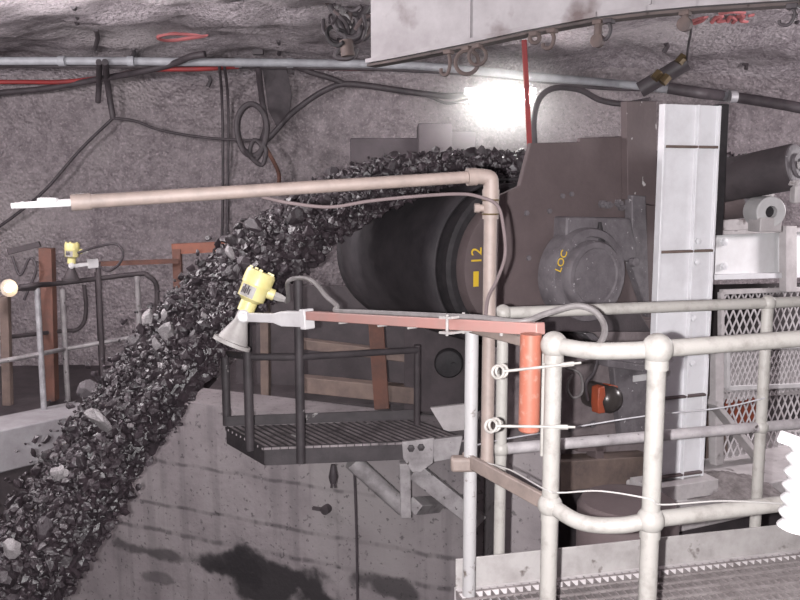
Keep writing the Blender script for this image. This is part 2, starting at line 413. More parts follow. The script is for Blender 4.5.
def rand_rot():
    q = rng.normal(size=4); q /= np.linalg.norm(q); w, x, y, z = q
    return np.array([[1-2*(y*y+z*z), 2*(x*y-z*w), 2*(x*z+y*w)], [2*(x*y+z*w), 1-2*(x*x+z*z), 2*(y*z-x*w)], [2*(x*z-y*w), 2*(y*z+x*w), 1-2*(x*x+y*y)]])
ZT = R+.03; G = .316; TC = -.665
def stream_pt(s, t, w):
    """s along travel, t across the belt, w out of the sheet"""
    if s < 0: p = N0 + u*s + ax*t + Z*(ZT + w); return p
    nrm = V((2*G*s, 0, 1)).normalized()
    return N0 + u*(s+nrm.x*w) + ax*t + Z*(ZT - G*s*s + nrm.z*w)
def scatter_mesh(items, name, mats, core=None):
    VS, FS, MI, o = [], [], [], 0
    if core:
        VS.append(core[0]); FS.append(core[1]); MI.append(np.zeros(len(core[1]))); o = len(core[0])
    for (p, r, mi) in items:
        vs, fs = LOW[rng.integers(len(LOW))]
        v = (vs*r) @ rand_rot().T + np.array(p); VS.append(v); FS.append(fs+o); MI.append(np.full(len(fs), mi)); o += len(vs)
    VS = np.concatenate(VS); FS = np.concatenate(FS); MI = np.concatenate(MI)
    off = np.array([VS[:,0].mean(), VS[:,1].mean(), VS[:,2].min()]); VS = VS-off
    me = bpy.data.meshes.new(name); me.vertices.add(len(VS)); me.vertices.foreach_set('co', VS.ravel())
    me.loops.add(len(FS)*3); me.loops.foreach_set('vertex_index', FS.ravel().astype(np.int32))
    me.polygons.add(len(FS)); me.polygons.foreach_set('loop_start', np.arange(0, len(FS)*3, 3, dtype=np.int32)); me.polygons.foreach_set('material_index', MI.astype(np.int32))
    me.update(calc_edges=True); me.validate(); me.shade_flat()
    for m in mats: me.materials.append(m)
    ob = bpy.data.objects.new(name, me); COL.objects.link(ob); ob.location = off
    return ob
HWID = .365
def spread(s): return HWID + .012*max(0, s)
items = []
for _ in range(19000):
    s = 3.35*rng.random()**.85; hw = spread(s); t = TC + np.clip(rng.normal()*.62, -1.12, 1.12)*hw
    edge = abs(t-TC)/hw; th = (.13+.05*s)*(1-.35*min(edge, 1)**2)
    w = (rng.uniform(.6, 1.02) if rng.random() < .8 else rng.uniform(-.4, .1))*th + (abs(rng.normal())*.035*s if rng.random() < .08 else 0)
    r = .009 + .026*rng.random()**3
    items.append((stream_pt(s, t, w), r, 0 if rng.random() < .9 else (1 if rng.random() < .93 else 2)))
for _ in range(4200):
    s = -.2+3.5*rng.random(); hw = spread(s); sd2 = 1 if rng.random() < .7 else -1; th = .13+.05*max(s, 0)
    items.append((stream_pt(s, TC+sd2*hw*rng.uniform(.88, 1.04), rng.uniform(-.25, .75)*th), .010+.026*rng.random()**2, 0 if rng.random() < .95 else 1))
def core_sheet(s0, s1, hwf, topf):
    vs, fs = [], []; ns, nt2 = 130, 34
    for sgn in (1, -1):
        o = len(vs)
        for i in range(ns+1):
            s = s0+(s1-s0)*i/ns; hw = hwf(s)*.97
            for k in range(nt2+1):
                e_ = -1+2*k/nt2; th = topf(s, abs(e_)); t = TC+e_*hw*(1+.05*noise.noise(V((s*6, sgn, e_))))
                w = (th*.72 if sgn > 0 else -.05)+.05*noise.noise(V((s*9, e_*5, sgn*3)))+.03*noise.noise(V((s*25, e_*14, sgn*5)))
                if abs(e_) == 1: w = .02
                vs.append(tuple(stream_pt(s, t, w)))
        for i in range(ns):
            for k in range(nt2):
                a = o+i*(nt2+1)+k; q = (a, a+1, a+nt2+2, a+nt2+1)
                if sgn < 0: q = q[::-1]
                fs += [(q[0], q[1], q[2]), (q[0], q[2], q[3])]
    return np.array(vs), np.array(fs)
o = scatter_mesh(items, 'falling_ore', [M_ore, M_ore2, M_ore3], core_sheet(-.3, 3.3, spread, lambda s, e_: (.13+.05*max(s, 0))*(1-.35*e_*e_))); tag(o, 'stream of crushed dark ore falling off the conveyor head', 'ore', kind='stuff')
items = []
for _ in range(5000):
    s = -2.8*rng.random(); t = TC + np.clip(rng.normal()*.5, -1, 1)*.46; e_ = abs(t-TC)/.46
    w = rng.random()**.6*(.17*(1-e_**1.5)) - .01
    items.append((stream_pt(s, t, w), .010+.03*rng.random()**3, 0 if rng.random() < .8 else 1))
o = scatter_mesh(items, 'ore_on_belt', [M_ore, M_ore2]); tag(o, 'dark crushed ore riding on the belt before the head pulley', 'ore', kind='stuff')
# muck heap where the stream lands
hc = stream_pt(3.15, TC, 0); mb = MB(); hn = 26
for j in range(hn+1):
    for i in range(hn+1):
        x = -1.6+3.2*i/hn; y = -1.4+2.8*j/hn; r_ = math.hypot(x, y); z = max(0, 1-r_/1.45)*.75
        p = V((hc.x+x, hc.y+y, ZB-.05+z)); mb.v.append(p+V((0,0,.1*noise.noise(p*4))))
for j in range(hn):
    for i in range(hn):
        a = j*(hn+1)+i; mb.f.append((a, a+1, a+hn+2, a+hn+1))
o = obj('muck_heap', mb, M_ore); tag(o, 'dark heap of ore at the foot of the falling stream', 'ore', kind='stuff')
# individual lumps riding in the stream
hm = []
for k, (vs, fs) in enumerate(HIGH):
    for mi, m_ in enumerate((M_ore, M_ore2, M_ore3)):
        me = bpy.data.meshes.new('ore_lump'); me.from_pydata(vs.tolist(), [], fs.tolist()); me.shade_flat(); me.materials.append(m_); hm.append(me)
def lump(p, r, mi, label, group=None):
    ob = bpy.data.objects.new('ore_lump', hm[int(rng.integers(len(HIGH)))*3+mi]); COL.objects.link(ob)
    ob.location = p; ob.scale = (r*rng.uniform(.8,1.3), r*rng.uniform(.8,1.2), r*rng.uniform(.7,1.1)); ob.rotation_euler = tuple(rng.uniform(0, 6.28, 3))
    return tag(ob, label, 'ore lump', group)
for i in range(300):
    s = -.3 + 3.0*rng.random(); hw = spread(s); t = TC + rng.uniform(-.95, .95)*hw
    th = (.13+.05*max(s,0)) if s > 0 else .15*(1-abs(t-TC)/.46)
    lump(stream_pt(s, t, th*rng.uniform(.65, 1.02)), .02+.036*rng.random()**3, 0 if rng.random() < .75 else 1, 'dark broken ore lump tumbling in the falling stream', 'ore lumps in the falling stream')
CSV = {}
def on_stream(px, py, lift=.05):
    best = None
    for i in range(400):
        s = -.3+3.4*i/400
        for k in range(15):
            p = stream_pt(s, TC+(-1.1+2.2*k/14)*spread(s), .15+.05*max(s,0)+lift)
            rr = p-C0; c_ = V((0, math.cos(PITCH), -math.sin(PITCH))); up = V((0, math.sin(PITCH), math.cos(PITCH)))
            z = rr.dot(c_); q = (400+F*rr.x/z, 300-F*rr.dot(up)/z); dd_ = (q[0]-px)**2+(q[1]-py)**2
            if best is None or dd_ < best[0]: best = (dd_, p)
    return best[1]
for px, py, r, lab in ((147, 316, .045, 'bright pale ore lump at the outer edge of the stream near the far handrail'), (163, 313, .028, 'small bright lump beside the larger pale lump at the stream edge'),
                       (172, 336, .06, 'grey flat-faced ore lump below the two bright lumps'), (131, 442, .065, 'pale speckled ore lump low on the inner edge of the stream'),
                       (103, 503, .04, 'pale rounded lump at the inner edge of the stream below the speckled one'), (180, 364, .03, 'small white lump in the middle of the falling stream'),
                       (58, 577, .035, 'white glinting lump at the bottom of the stream'), (86, 490, .04, 'pale long lump in the lower stream'), (22, 555, .045, 'pinkish pale long lump at the foot of the stream'),
                       (256, 225, .05, 'grey glinting lump high in the stream under the beige pipe'), (230, 253, .035, 'bright lump in the stream beside the rusty orange frame')):
    lump(on_stream(px, py), r, 2 if 'white' in lab or 'bright' in lab or 'pale' in lab else 1, lab)

# ------------------------------------------------------------------ head frame plates, bearing
def poly_t(pts, t): return [CP(x, y, t) for x, y in pts]
sp = thing('side_plate', CP(560, 320, .42), 'brown dusty steel head frame side plate with sloped corner', 'plate')
mb = MB(); mb.prism(poly_t([(531,143),(580,142),(581,138),(626,136),(627,180),(657,184),(657,320),(497,320),(499,196),(520,186)], .42), -ax*.03); obj('plate', mb, M_brown, sp, bevel=.004)
mb = MB(); mb.prism(poly_t([(627,101),(657,101),(657,206),(628,200)], .47), -ax*.05); obj('upper_post', mb, mat('scuffed_brown_steel', srgb(100,87,88), srgb(88,76,77), .75, 0, 5, 7, .35, .7, .12, 40, srgb(190,184,184), 16, .66, .70), sp, bevel=.004)
mb = MB()
for (x0,y0,x1,y1) in ((500,320,655,330),): mb.prism(poly_t([(x0,y0),(x1,y0),(x1,y1),(x0,y1)], .46), -ax*.12)
obj('lower_flange', mb, M_brown, sp, bevel=.004)
for (x, y) in ((562,196),(571,194),(549,211),(528,258),(526,213)):
    mb = MB(); p = CP(x, y, .42); mb.lathe(p, ax, [(0,.014),(.012,.014),(.012,.004)], 6); obj('bolt', mb, M_disc, sp)
# pillow block bearing
bq = CP(595, 276, .6)
pb = thing('bearing_housing', bq-Z*.3, 'grey round plummer block bearing housing with yellow lettering on its rim', 'bearing')
mb = MB(); mb.lathe(bq-ax*.13, ax, [(-.03,.25),(.085,.25),(.098,.242),(.10,.205),(.085,.20),(.085,.15)], 56); hr = obj('housing_ring', mb, M_disc, pb)
mb = MB(); mb.lathe(bq-ax*.08, ax, [(0,.185),(.075,.185),(.09,.175),(.09,.15),(.084,.142),(.084,.001)], 56); obj('end_cap', mb, M_disc, pb)
mb = MB(); mb.prism(poly_t([(567,217),(631,218),(637,250),(636,262),(600,262),(566,240)], .52), -ax*.11); obj('top_block', mb, M_disc, pb, bevel=.01)
mb = MB(); mb.prism(poly_t([(632,195),(646,196),(650,318),(633,268)], .5), -ax*.06); obj('gusset', mb, M_disc, pb, bevel=.006)
mb = MB(); mb.prism(poly_t([(548,312),(640,312),(652,332),(538,332)], .56), -ax*.2); obj('foot', mb, M_dark, pb, bevel=.008)
for (x, y) in ((607,205),(617,203),(620,207),(601,204)):
    mb = MB(); mb.lathe(CP(x, y, .42), ax, [(0,.022),(.02,.022),(.02,.012),(.04,.012)], 6); obj('nut', mb, M_disc, pb)
mb = MB(); mb.lathe(CP(632,262,.52), ax, [(0,.025),(.03,.025),(.036,.012)], 14); obj('bolt_head', mb, M_disc, pb)
mb = MB(); mb.tube([CP(600,246,.545), CP(600,222,.545)], .012, 10, radii=[.03,.008]); obj('grease_drip', mb, M_black, pb)
lettering('LOC', bq-ax*.027+(u*.92+Z*.38)*.2235, (Z*.92-u*.38), (u*.92+Z*.38), .058, M_yelp, hr)

# lower machinery behind the handrails
lf = thing('machine_panel', CP(600, 478, .3), 'dusty grey lower frame panel under the bearing housing', 'frame')
mb = MB(); mb.prism(poly_t([(505,325),(657,325),(657,482),(505,500)], .28), -ax*.03); obj('panel', mb, mat('dusty_machine_panel', srgb(142,130,132), srgb(112,101,103), .8, 0, 7, 8, .35, .68, .15, 40, srgb(70,62,64), 5, .58, .7), lf)
mb = MB(); mb.prism(poly_t([(612,352),(652,356),(652,440),(622,440)], .36), -ax*.05); obj('cover_plate', mb, M_disc, lf, bevel=.006)
for k, x in enumerate((552, 568, 584)):
    mb = MB(); mb.prism(poly_t([(x,333),(x+9,333),(x+24,346),(x+14,346)], .5), -ax*.16); obj('rib', mb, M_dark if k % 2 else M_disc, lf, bevel=.004)
mb = MB(); mb.prism(poly_t([(560,462),(655,456),(657,482),(560,492)], .42), -ax*.14); obj('sill', mb, M_tan, lf, bevel=.006)
mb = MB(); mb.prism(poly_t([(608,360),(650,366),(650,373),(608,367)], .44), -ax*.1); obj('ledge', mb, M_disc, lf, bevel=.004)
mb = MB(); mb.prism(poly_t([(634,376),(648,374),(648,380),(634,382)], .47), -ax*.01); pl_ = obj('label_plate', mb, M_white, lf)
for (x, y) in ((587,346),(604,346)):
    mb = MB(); mb.box(CP(x,350,.45), .05, .05, .1, u, ax, Z); obj('spacer', mb, M_conc, lf, bevel=.006)
for (x0,y0,x1,y1) in ((578,440,606,452),(596,445,604,462)):
    mb = MB(); mb.prism(poly_t([(x0,y0),(x1,y0-3),(x1,y1),(x0,y1)], .4), -ax*.08); obj('bracket', mb, M_brown, lf, bevel=.004)
mb = MB(); mb.tube(smooth_path([CP(566,368,.44), CP(580,374,.46), CP(582,392,.46), CP(573,398,.46), CP(567,388,.46), CP(572,374,.46)],6), .008, 8); obj('hose_loop', mb, M_cable, lf)
mb = MB(); mb.tube(smooth_path([CP(598,356,.46), CP(594,372,.47), CP(586,384,.46), CP(588,400,.44)],6), .009, 8); obj('hose_tail', mb, M_dcab, lf)
for (x, y) in ((570,428),(592,424),(570,470),(598,470)):
    mb = MB(); mb.lathe(CP(x, y, .3), ax, [(0,.022),(.015,.022),(.02,.01)], 6); obj('bolt', mb, M_disc, lf)
mc_ = CP(615, 401, .5)
mo = thing('dome_motor', mc_-Z*.12, 'dark domed motor end with orange mounting bracket under the bearing', 'motor')
mb = MB(); mb.lathe(mc_-ax*.2, ax, [(0,.075),(.14,.08),(.17,.078),(.2,.06),(.215,.03),(.22,.001)], 32); obj('dome', mb, M_dome, mo)
mb = MB(); mb.prism(poly_t([(599,388),(605,386),(606,396),(603,402),(606,413),(599,414),(598,405)], .5), -ax*.06); obj('mounting_bracket', mb, M_orng, mo, bevel=.006)
mb = MB(); mb.prism(poly_t([(610,385),(618,386),(618,389),(610,388)], .46), -ax*.06); obj('mounting_bracket', mb, M_orng, mo, bevel=.004)
# round drum pedestal and concrete pier lower down
p = P(628, 500, 4.0); mb = MB(); mb.lathe(V((p.x, p.y, ZB)), Z, [(0,.24),(p.z-ZB-.03,.24),(p.z-ZB,.22),(p.z-ZB,.12)], 36); o = obj('round_pedestal', mb, M_brown); tag(o, 'dark round steel pedestal standing under the lower frame', 'pedestal')
a_ = P(506, 445, 4.3); b_ = P(560, 445, 4.2); mb = MB(); mb.prism([V((a_.x,a_.y,ZB)), V((b_.x,b_.y,ZB)), V((b_.x+.1,b_.y+.5,ZB)), V((a_.x+.1,a_.y+.5,ZB))], V((0,0,a_.z-ZB))); o = obj('concrete_pier', mb, M_cwall, bevel=.01, origin=V((0,0,0))); tag(o, 'speckled grey concrete pier behind the red cylinder post', 'pier')

# ------------------------------------------------------------------ white column and the frame to its right
cl = P(655.5, 300, 4.62); cr = P(708, 300, 4.74); cx = V((cr.x-cl.x, cr.y-cl.y, 0)); cw = cx.length; cx.normalize(); cn = V((cx.y, -cx.x, 0))
zb = vert_at(cl, 482); zt_ = vert_at(cl, 104)
def colp(f, py): # fraction across, pixel row
    b0 = V((cl.x, cl.y, 0))+cx*(cw*f); return V((b0.x, b0.y, vert_at(b0, py)))
co = thing('steel_column', V(((cl.x+cr.x)/2, (cl.y+cr.y)/2, zb)), 'tall white painted steel column with stiffener plates and grime stains', 'column')
mid = (cl+cr)/2; hh = zt_-zb; zm = (zt_+zb)/2
mb = MB(); mb.box(V((mid.x, mid.y, zm))-cn*.0, cw, .016, hh, cx, cn, Z); obj('web', mb, M_colmn, co)
for f_ in (0, 1):
    mb = MB(); mb.box(V((cl.x, cl.y, zm))+cx*(cw*f_)+cn*.0, .016, .05, hh, cx, cn, Z); obj('flange', mb, M_colmn, co, bevel=.003)
mb = MB(); mb.box(V((cl.x, cl.y, zm))+cx*(cw*.60)+cn*.018, .012, .03, hh, cx, cn, Z); obj('rib', mb, M_colmn, co, bevel=.002)
for py in (147, 251, 396, 474):
    q = colp(.5, py); mb = MB(); mb.box(q+cn*.018, cw-.016, .03, .014, cx, cn, Z); obj('stiffener', mb, M_brown if py > 300 else M_tan, co, bevel=.002)
mb = MB(); gz = vert_at(cl, 497); mb.box(V((mid.x, mid.y, (zb+gz)/2)), cw+.10, .2, zb-gz, cx, cn, Z); obj('base_plate', mb, M_conc, co, bevel=.003)
for (f_, py) in ((.72,241),(.72,262),(.70,318),(.72,363)):
    mb = MB(); mb.lathe(colp(f_, py)+cn*.006, cn, [(0,.018),(.016,.018),(.02,.008)], 6); obj('bolt', mb, M_colmn, co)
# base slab
g = vert_at(cl, 497)
c1 = hit(640, 487, V((0,0,g)), Z); c2 = hit(690, 500, V((0,0,g)), Z)
bl = [P(672, 500, 4.55), P(900, 460, 5.35)]
k0 = V((bl[0].x, bl[0].y, 0)); k1 = V((bl[1].x, bl[1].y, 0)); kd = (k1-k0).normalized(); kn = V((-kd.y, kd.x, 0))
sl = MB(); sl.prism([k0+V((0,0,g-.19)), k1+V((0,0,g-.19)), k1+kn*1.2+V((0,0,g-.19)), k0+kn*1.2+V((0,0,g-.19))], V((0,0,.19)))
o = obj('concrete_plinth', sl, M_conc, bevel=.012); tag(o, 'pale dusty concrete plinth carrying the white column', 'plinth')
sl = MB(); sl.prism([k0+kd*.05+kn*.12+V((0,0,ZB)), k1+kn*.12+V((0,0,ZB)), k1+kn*1.2+V((0,0,ZB)), k0+kn*1.2+V((0,0,ZB))], V((0,0,g-.2-ZB)))
o = struct('wall_plinth', sl, M_dark, smooth=False)
# spill heap on the plinth
sq = P(728, 478, 4.75); mb = MB(); hn = 24
for j in range(hn+1):
    for i in range(hn+1):
        x = -.28+.56*i/hn; y = -.24+.48*j/hn; r_ = math.hypot(x/.28, y/.24); zz = max(0, 1-r_)*.07
        p = V((sq.x+x, sq.y+y+.08, g-.004+zz)); mb.v.append(p+V((0,0,(.012*noise.noise(p*25)+.01*noise.noise(p*60))*(1 if zz > 0 else 0))))
for j in range(hn):
    for i in range(hn):
        a = j*(hn+1)+i; mb.f.append((a, a+1, a+hn+2, a+hn+1))
o = obj('spilled_fines', mb, M_spill); tag(o, 'grey heap of spilled fines at the foot of the white column', 'spillage', kind='stuff')
# channel beam
RT = .45
cb = thing('channel_beam', CP(760, 280, RT), 'white bolted steel channel beam running off from the white column', 'beam')
mb = MB(); mb.prism(poly_t([(715,234),(860,229),(860,277),(715,279)], RT), -ax*.02); obj('web', mb, mat('white_beam_paint', srgb(250,248,250), srgb(232,228,230), .5, 0, 5), cb, bevel=.003)
mb = MB(); mb.prism(poly_t([(715,231),(860,226),(860,230),(715,235)], RT+.05), -ax*.09); obj('flange', mb, M_conc, cb, bevel=.002)
mb = MB(); mb.prism(poly_t([(715,275),(860,271),(860,276),(715,280)], RT+.05), -ax*.09); obj('flange', mb, M_colmn, cb, bevel=.002)
for (x, y) in ((723,242),(723,266)):
    mb = MB(); mb.lathe(CP(x, y, RT), ax, [(0,.024),(.02,.024),(.024,.01)], 6); obj('bolt', mb, M_colmn, cb)
mb = MB(); mb.prism(poly_t([(786,226),(797,226),(797,292),(786,292)], RT+.08), -ax*.05); obj('stiffener', mb, M_conc, cb, bevel=.003)
# mesh guard
def guard(label, quad, lower_mat, t, pitch=.064):
    gq = poly_t(quad, t); gt = thing('mesh_guard', gq[3], label, 'guard', None)
    fm = MB()
    for i in range(4): fm.bar(gq[i], gq[(i+1)%4], .03, .03, ax)
    obj('guard_frame', fm, lower_mat, gt, bevel=.003)
    # expanded metal diamonds in the plane of the guard
    o0 = gq[3]; zz0, zz1 = min(gq[3].z, gq[2].z), max(gq[0].z, gq[1].z); Lx = (gq[2]-gq[3]).dot(-u); H = zz1-zz0
    mm = MB(); dx, dz = pitch, pitch*1.75; nx = int(Lx/dx)+1; nz = int(H/dz)+1; ws = .0052
    for i in range(-nz, nx+nz+1):
        for sg in (1, -1):
            # full diagonal clipped to the rectangle
            x0 = i*dx if sg > 0 else i*dx; pts = []
            sl = dx/dz/1*sg
            ta = 0; tb = H
            if sl > 0: ta = max(ta, (0-x0)/sl); tb = min(tb, (Lx-x0)/sl)
            else: ta = max(ta, (x0-Lx)/-sl); tb = min(tb, (x0-0)/-sl)
            if tb-ta < .01: continue
            p = o0-u*(x0+sl*ta)+Z*(zz0-o0.z+ta); q = o0-u*(x0+sl*tb)+Z*(zz0-o0.z+tb)
            mm.bar(p+ax*(.002*sg), q+ax*(.002*sg), ws*2, ws, ax)
    obj('mesh_panel', mm, M_mesh, gt, smooth=False)
    return gt
guard('upper expanded metal guard of diamond mesh below the white channel beam', [(721,292),(830,288),(830,340),(721,343)], M_conc, .46)
guard('middle mesh guard with a grey sheet behind, between two diamond mesh guards', [(727,348),(830,345),(830,384),(727,388)], M_white, .47, .045)
guard('lowest diamond mesh guard, with orange and dark gaps behind', [(712,396),(830,390),(830,462),(712,470)], M_conc, .44)
mb = MB(); mb.prism(poly_t([(721,348),(840,344),(840,390),(721,394)], .38), -ax*.02); o = obj('backing_sheet', mb, M_conc); tag(o, 'grey dusty sheet behind the middle mesh guard', 'sheet')
mb = MB(); mb.prism(poly_t([(712,285),(860,282),(860,440),(712,444)], .05), -ax*.03); o = obj('mesh_shade_sheet', mb, M_mshade); tag(o, 'dark sheet put in for the shade seen through the mesh guards', 'panel')  # added dark sheet, its colour gives the shade behind the mesh
mb = MB(); mb.prism(poly_t([(722,396),(757,394),(757,426),(722,430)], .22), -ax*.04); o = obj('orange_cover', mb, M_orng, bevel=.005); tag(o, 'orange painted cover behind the lowest mesh guard', 'cover')
mb = MB(); mb.bar(CP(712,402,.56), CP(772,476,.56), .03, .085, ax); db = obj('diagonal_brace', mb, M_conc, bevel=.004); tag(db, 'pale diagonal steel brace at the foot of the mesh guards', 'brace')
mb = MB(); mb.prism(poly_t([(716,340),(724,340),(724,470),(716,474)], .5), -ax*.05); o = obj('guard_post', mb, M_conc, bevel=.004); tag(o, 'dusty upright post carrying the mesh guards beside the white column', 'post')
mb = MB(); mb.prism(poly_t([(706,395),(724,395),(730,478),(706,480)], .38), -ax*.03); o = obj('gusset_plate', mb, M_tan, bevel=.004); tag(o, 'dusty tan gusset plate with an orange splash beside the column foot', 'plate')
mb = MB(); mb.ball(CP(721,424,.40), .03, 12, 8, .6); q = obj('paint_splash', mb, M_orng, o)
# rollers
def roller(pn, pf, r, label, dark):
    d = (pn-pf).normalized(); t = thing('idler_roller', (pn+pf)/2-Z*r, label, 'roller', None)
    mb = MB(); L_ = (pn-pf).length; mb.lathe(pf, d, [(0,r-.012),(.012,r),(L_-.012,r),(L_,r-.01)], 40); obj('shell', mb, dark, t)
    mb = MB(); mb.lathe(pn-d*.012, d, [(0,r-.004),(.014,r-.006),(.018,r-.02),(.016,r*.55),(.03,r*.5),(.03,r*.3),(.02,r*.28)], 40); obj('end_cap', mb, M_disc, t)
    mb = MB(); mb.tube([pf-d*.08, pn+d*.1], .022, 14); obj('spindle', mb, M_conc, t)
roller(P(797,166,4.75), P(695,187,5.2), .125, 'dark idler roller with pale end cap above the channel beam', M_dark)
roller(P(756,195,5.02), P(690,203,5.35), .125, 'short grey roller tucked under the dark idler roller', M_brown)
pe = P(771, 212, 4.8); pd = V((.1,-1,.0)).normalized()
t = thing('pipe_stub', pe-Z*.085, 'short white pipe stub with dark bore on the channel beam', 'pipe')
mb = MB(); mb.lathe(pe-pd*.15, pd, [(0,.085),(.15,.085),(.155,.08),(.155,.034),(.05,.03),(.05,.001)], 32); obj('sleeve', mb, M_white, t)
mb = MB(); mb.lathe(pe-pd*.12, pd, [(0,.033),(.09,.033)], 24); obj('bore', mb, M_black, t)  # black plug, puts the shade inside the bore into colour
mb = MB(); mb.box(pe-Z*.07-pd*.06, .15, .14, .08, cx, pd, Z); obj('saddle', mb, M_conc, t, bevel=.006)
q0 = CP(735,226,.40); mb = MB(); mb.box(q0-Z*.0, .42, .12, .09, u, ax, Z); o = obj('roller_bracket', mb, M_conc, bevel=.01); tag(o, 'dusty roller bracket lying on the channel beam next to the column', 'bracket')
p1 = P(797,192,4.7); mb = MB(); mb.box(p1, .05, .07, .12); mb.box(p1+Z*.05, .1, .04, .03); o = obj('spindle_bracket', mb, M_conc, bevel=.008); tag(o, 'pale spindle bracket below the end cap of the dark roller', 'bracket')
# black strip put in for the dark of the gap beside the column top
mb = MB(); mb.box(V((cr.x, cr.y, 0))+cx*.055+cn*-.05+Z*((vert_at(cr,103)+vert_at(cr,236))/2), .05, .1, vert_at(cr,104)-vert_at(cr,236), cx, cn, Z); o = obj('dark_gap_strip', mb, M_black, bevel=.004); tag(o, 'black strip for the dark gap beside the top of the white column', 'strip')

# ------------------------------------------------------------------ handrails in front
def flat(p, z): return V((p.x, p.y, z))
R1 = P(657.5,349,2.31); R2 = P(554,345,2.43); R3 = P(472,325,2.84); R4 = P(503,313,2.95); R5 = P(768,303,3.19)
RE = P(905,331,2.52); RE5 = P(905,297,3.34)
fr = thing('front_handrail', flat(R1, .03), 'pale painted tube handrail nearest the viewer with ball joints and curved corner', 'handrail')
rr1 = .0255
def post(b0, ztop, zbot, r, m, par): mb = MB(); mb.tube([flat(b0, zbot), flat(b0, ztop)], r, 24); return obj('post', mb, m, par)
def joint(p, r, par, m=M_rail): mb = MB(); mb.ball(p, r, 28, 18, 1.02); mb.lathe(p-Z*r*1.3, Z, [(0, r*.74),(1.3*r, r*.74)], 24); return obj('ball_joint', mb, m, par)
M1 = flat(R1, vert_at(R1, 520)); M2 = flat(R2, vert_at(R2, 505)); M3 = flat(R3, vert_at(R3, 463))
ME = V((RE.x, RE.y, M1.z+.01))
for q, m_ in ((R1, M_rail), (R2, M_rail), (RE, M_rail)): post(q, q.z, .03, rr1 if q is not R2 else .0245, m_, fr)
post(R3, R3.z+.02, .03, .0225, M_railw, fr)
for q in (R1, R2, RE): joint(q, .043 if q is R1 else .039, fr)
for q in (M1, M2): joint(q, .039 if q is M1 else .036, fr)
mb = MB(); mb.tube([R1, RE], .024, 20); obj('top_rail', mb, M_rail, fr)
cv = smooth_path([R2, R2+(R1-R2)*.33+V((-.005,-.03,-.006)), R2+(R1-R2)*.66+V((0,-.025,-.004)), R1], 8)
mb = MB(); mb.tube(cv, .024, 20); obj('top_rail', mb, M_rail, fr)
mb = MB(); mb.tube([M1, ME], .023, 20); obj('mid_rail', mb, M_rail, fr)
cv = smooth_path([M2, M2+(M1-M2)*.3+V((-.005,-.04,-.022)), M2+(M1-M2)*.65+V((0,-.04,-.016)), M1], 8)
mb = MB(); mb.tube(cv, .023, 20); obj('mid_rail', mb, M_rail, fr)
mb = MB(); mb.bar(M3+V((-.02,.02,.01)), M2, .018, .048); obj('mid_rail', mb, M_beige, fr, bevel=.004)
mb = MB(); mb.bar(R3+V((-.01,.01,-.01)), R2+V((0,0,-.01)), .03, .03); obj('top_rail', mb, M_beige, fr, bevel=.005)
mb = MB(); mb.box(M3+V((-.025,-.005,.0)), .085, .05, .05); obj('flange_plate', mb, M_beige, fr, bevel=.01)
rp = thing('rear_handrail', flat(R4, .13), 'pale tube handrail with small ball joints along the far side of the grating walkway', 'handrail')
RS = V((R5.x-R4.x, R5.y-R4.y, 0)).normalized()
MR4 = flat(R4, vert_at(R4, 449)); MR5 = flat(R5, vert_at(R5, 427)); MRE = V((RE5.x, RE5.y, MR5.z))
for q, m_ in ((R4, M_rail), (R5, M_rail), (RE5, M_rail)): post(q, q.z, .04, .020 if q is R4 else .021, m_, rp)
for q in (R4, R5, RE5, MR4, MR5): joint(q, .029, rp)
for a, b, n_ in ((R4, R5, 'top_rail'), (R5, RE5, 'top_rail'), (MR4, MR5, 'mid_rail'), (MR5, MRE, 'mid_rail')):
    mb = MB(); mb.tube([a, b], .0205, 18); obj(n_, mb, M_rail if n_ == 'top_rail' else M_brace, rp)
# toe board and grating
kz = .14; K0 = P(455, 596, 2.82); ks = flat(R4, 0)-RS*.17; ke = flat(RE5, 0)+RS*.2; kn_ = V((RS.y, -RS.x, 0))
if kn_.y > 0: kn_ = -kn_
tb = thing('toe_board', flat(R5, .03), 'white chipped steel toe board along the edge of the grating walkway', 'toe board')
mb = MB(); mb.prism([ks+kn_*.03+Z*.025, ke+kn_*.03+Z*.025, ke+kn_*.03+Z*kz, ks+kn_*.03+Z*kz], -kn_*.008); obj('board', mb, mat('chipped_white_board', srgb(162,157,156), srgb(138,132,131), .6, 0, 10, 8, .4, .7, .06, 60, srgb(84,73,70), 14, .62, .7), tb, bevel=.002)
for (px, py) in ((671,579),(778,565),(789,563),(510,596)):
    p = hit(px, py, ks+kn_*.03, kn_); mb = MB(); mb.lathe(p-kn_*.004, kn_, [(0,.009),(.007,.009),(.0075,.004)], 14); obj('bolt', mb, M_black, tb)  # black discs stand in for the dark holes in the board
gr = thing('walkway_grating', flat(R1, 0), 'dusty steel bar grating floor of the walkway between the two handrails', 'grating')
g0 = ks+kn_*.04; Lg = (ke-ks).length+.1; mb = MB(); k = 0
while k*.03 < Lg:
    p = g0+RS*(k*.03); mb.bar(p+Z*.015, p+kn_*.95+Z*.015, .005, .03); k += 1
obj('bearing_bars', mb, M_grat, gr, smooth=False)
mb = MB()
for k in range(20): mb.bar(g0+kn_*(.02+.05*k)+Z*.029, g0+kn_*(.02+.05*k)+RS*Lg+Z*.029, .008, .008)
obj('cross_rods', mb, M_grat, gr, smooth=False)
mb = MB(); mb.bar(g0+Z*.0, g0+RS*Lg+Z*.0, .05, .06); mb.bar(g0+kn_*.95, g0+kn_*.95+RS*Lg, .05, .06); obj('edge_channel', mb, M_conc, gr)
sup = MB()
for f_ in (.15, .55, .95): sup.bar(g0+RS*(Lg*f_)+kn_*.0+Z*-.06, g0+RS*(Lg*f_)+kn_*.95+Z*-.06, .06, .1)
obj('cross_beam', sup, M_dark, gr)
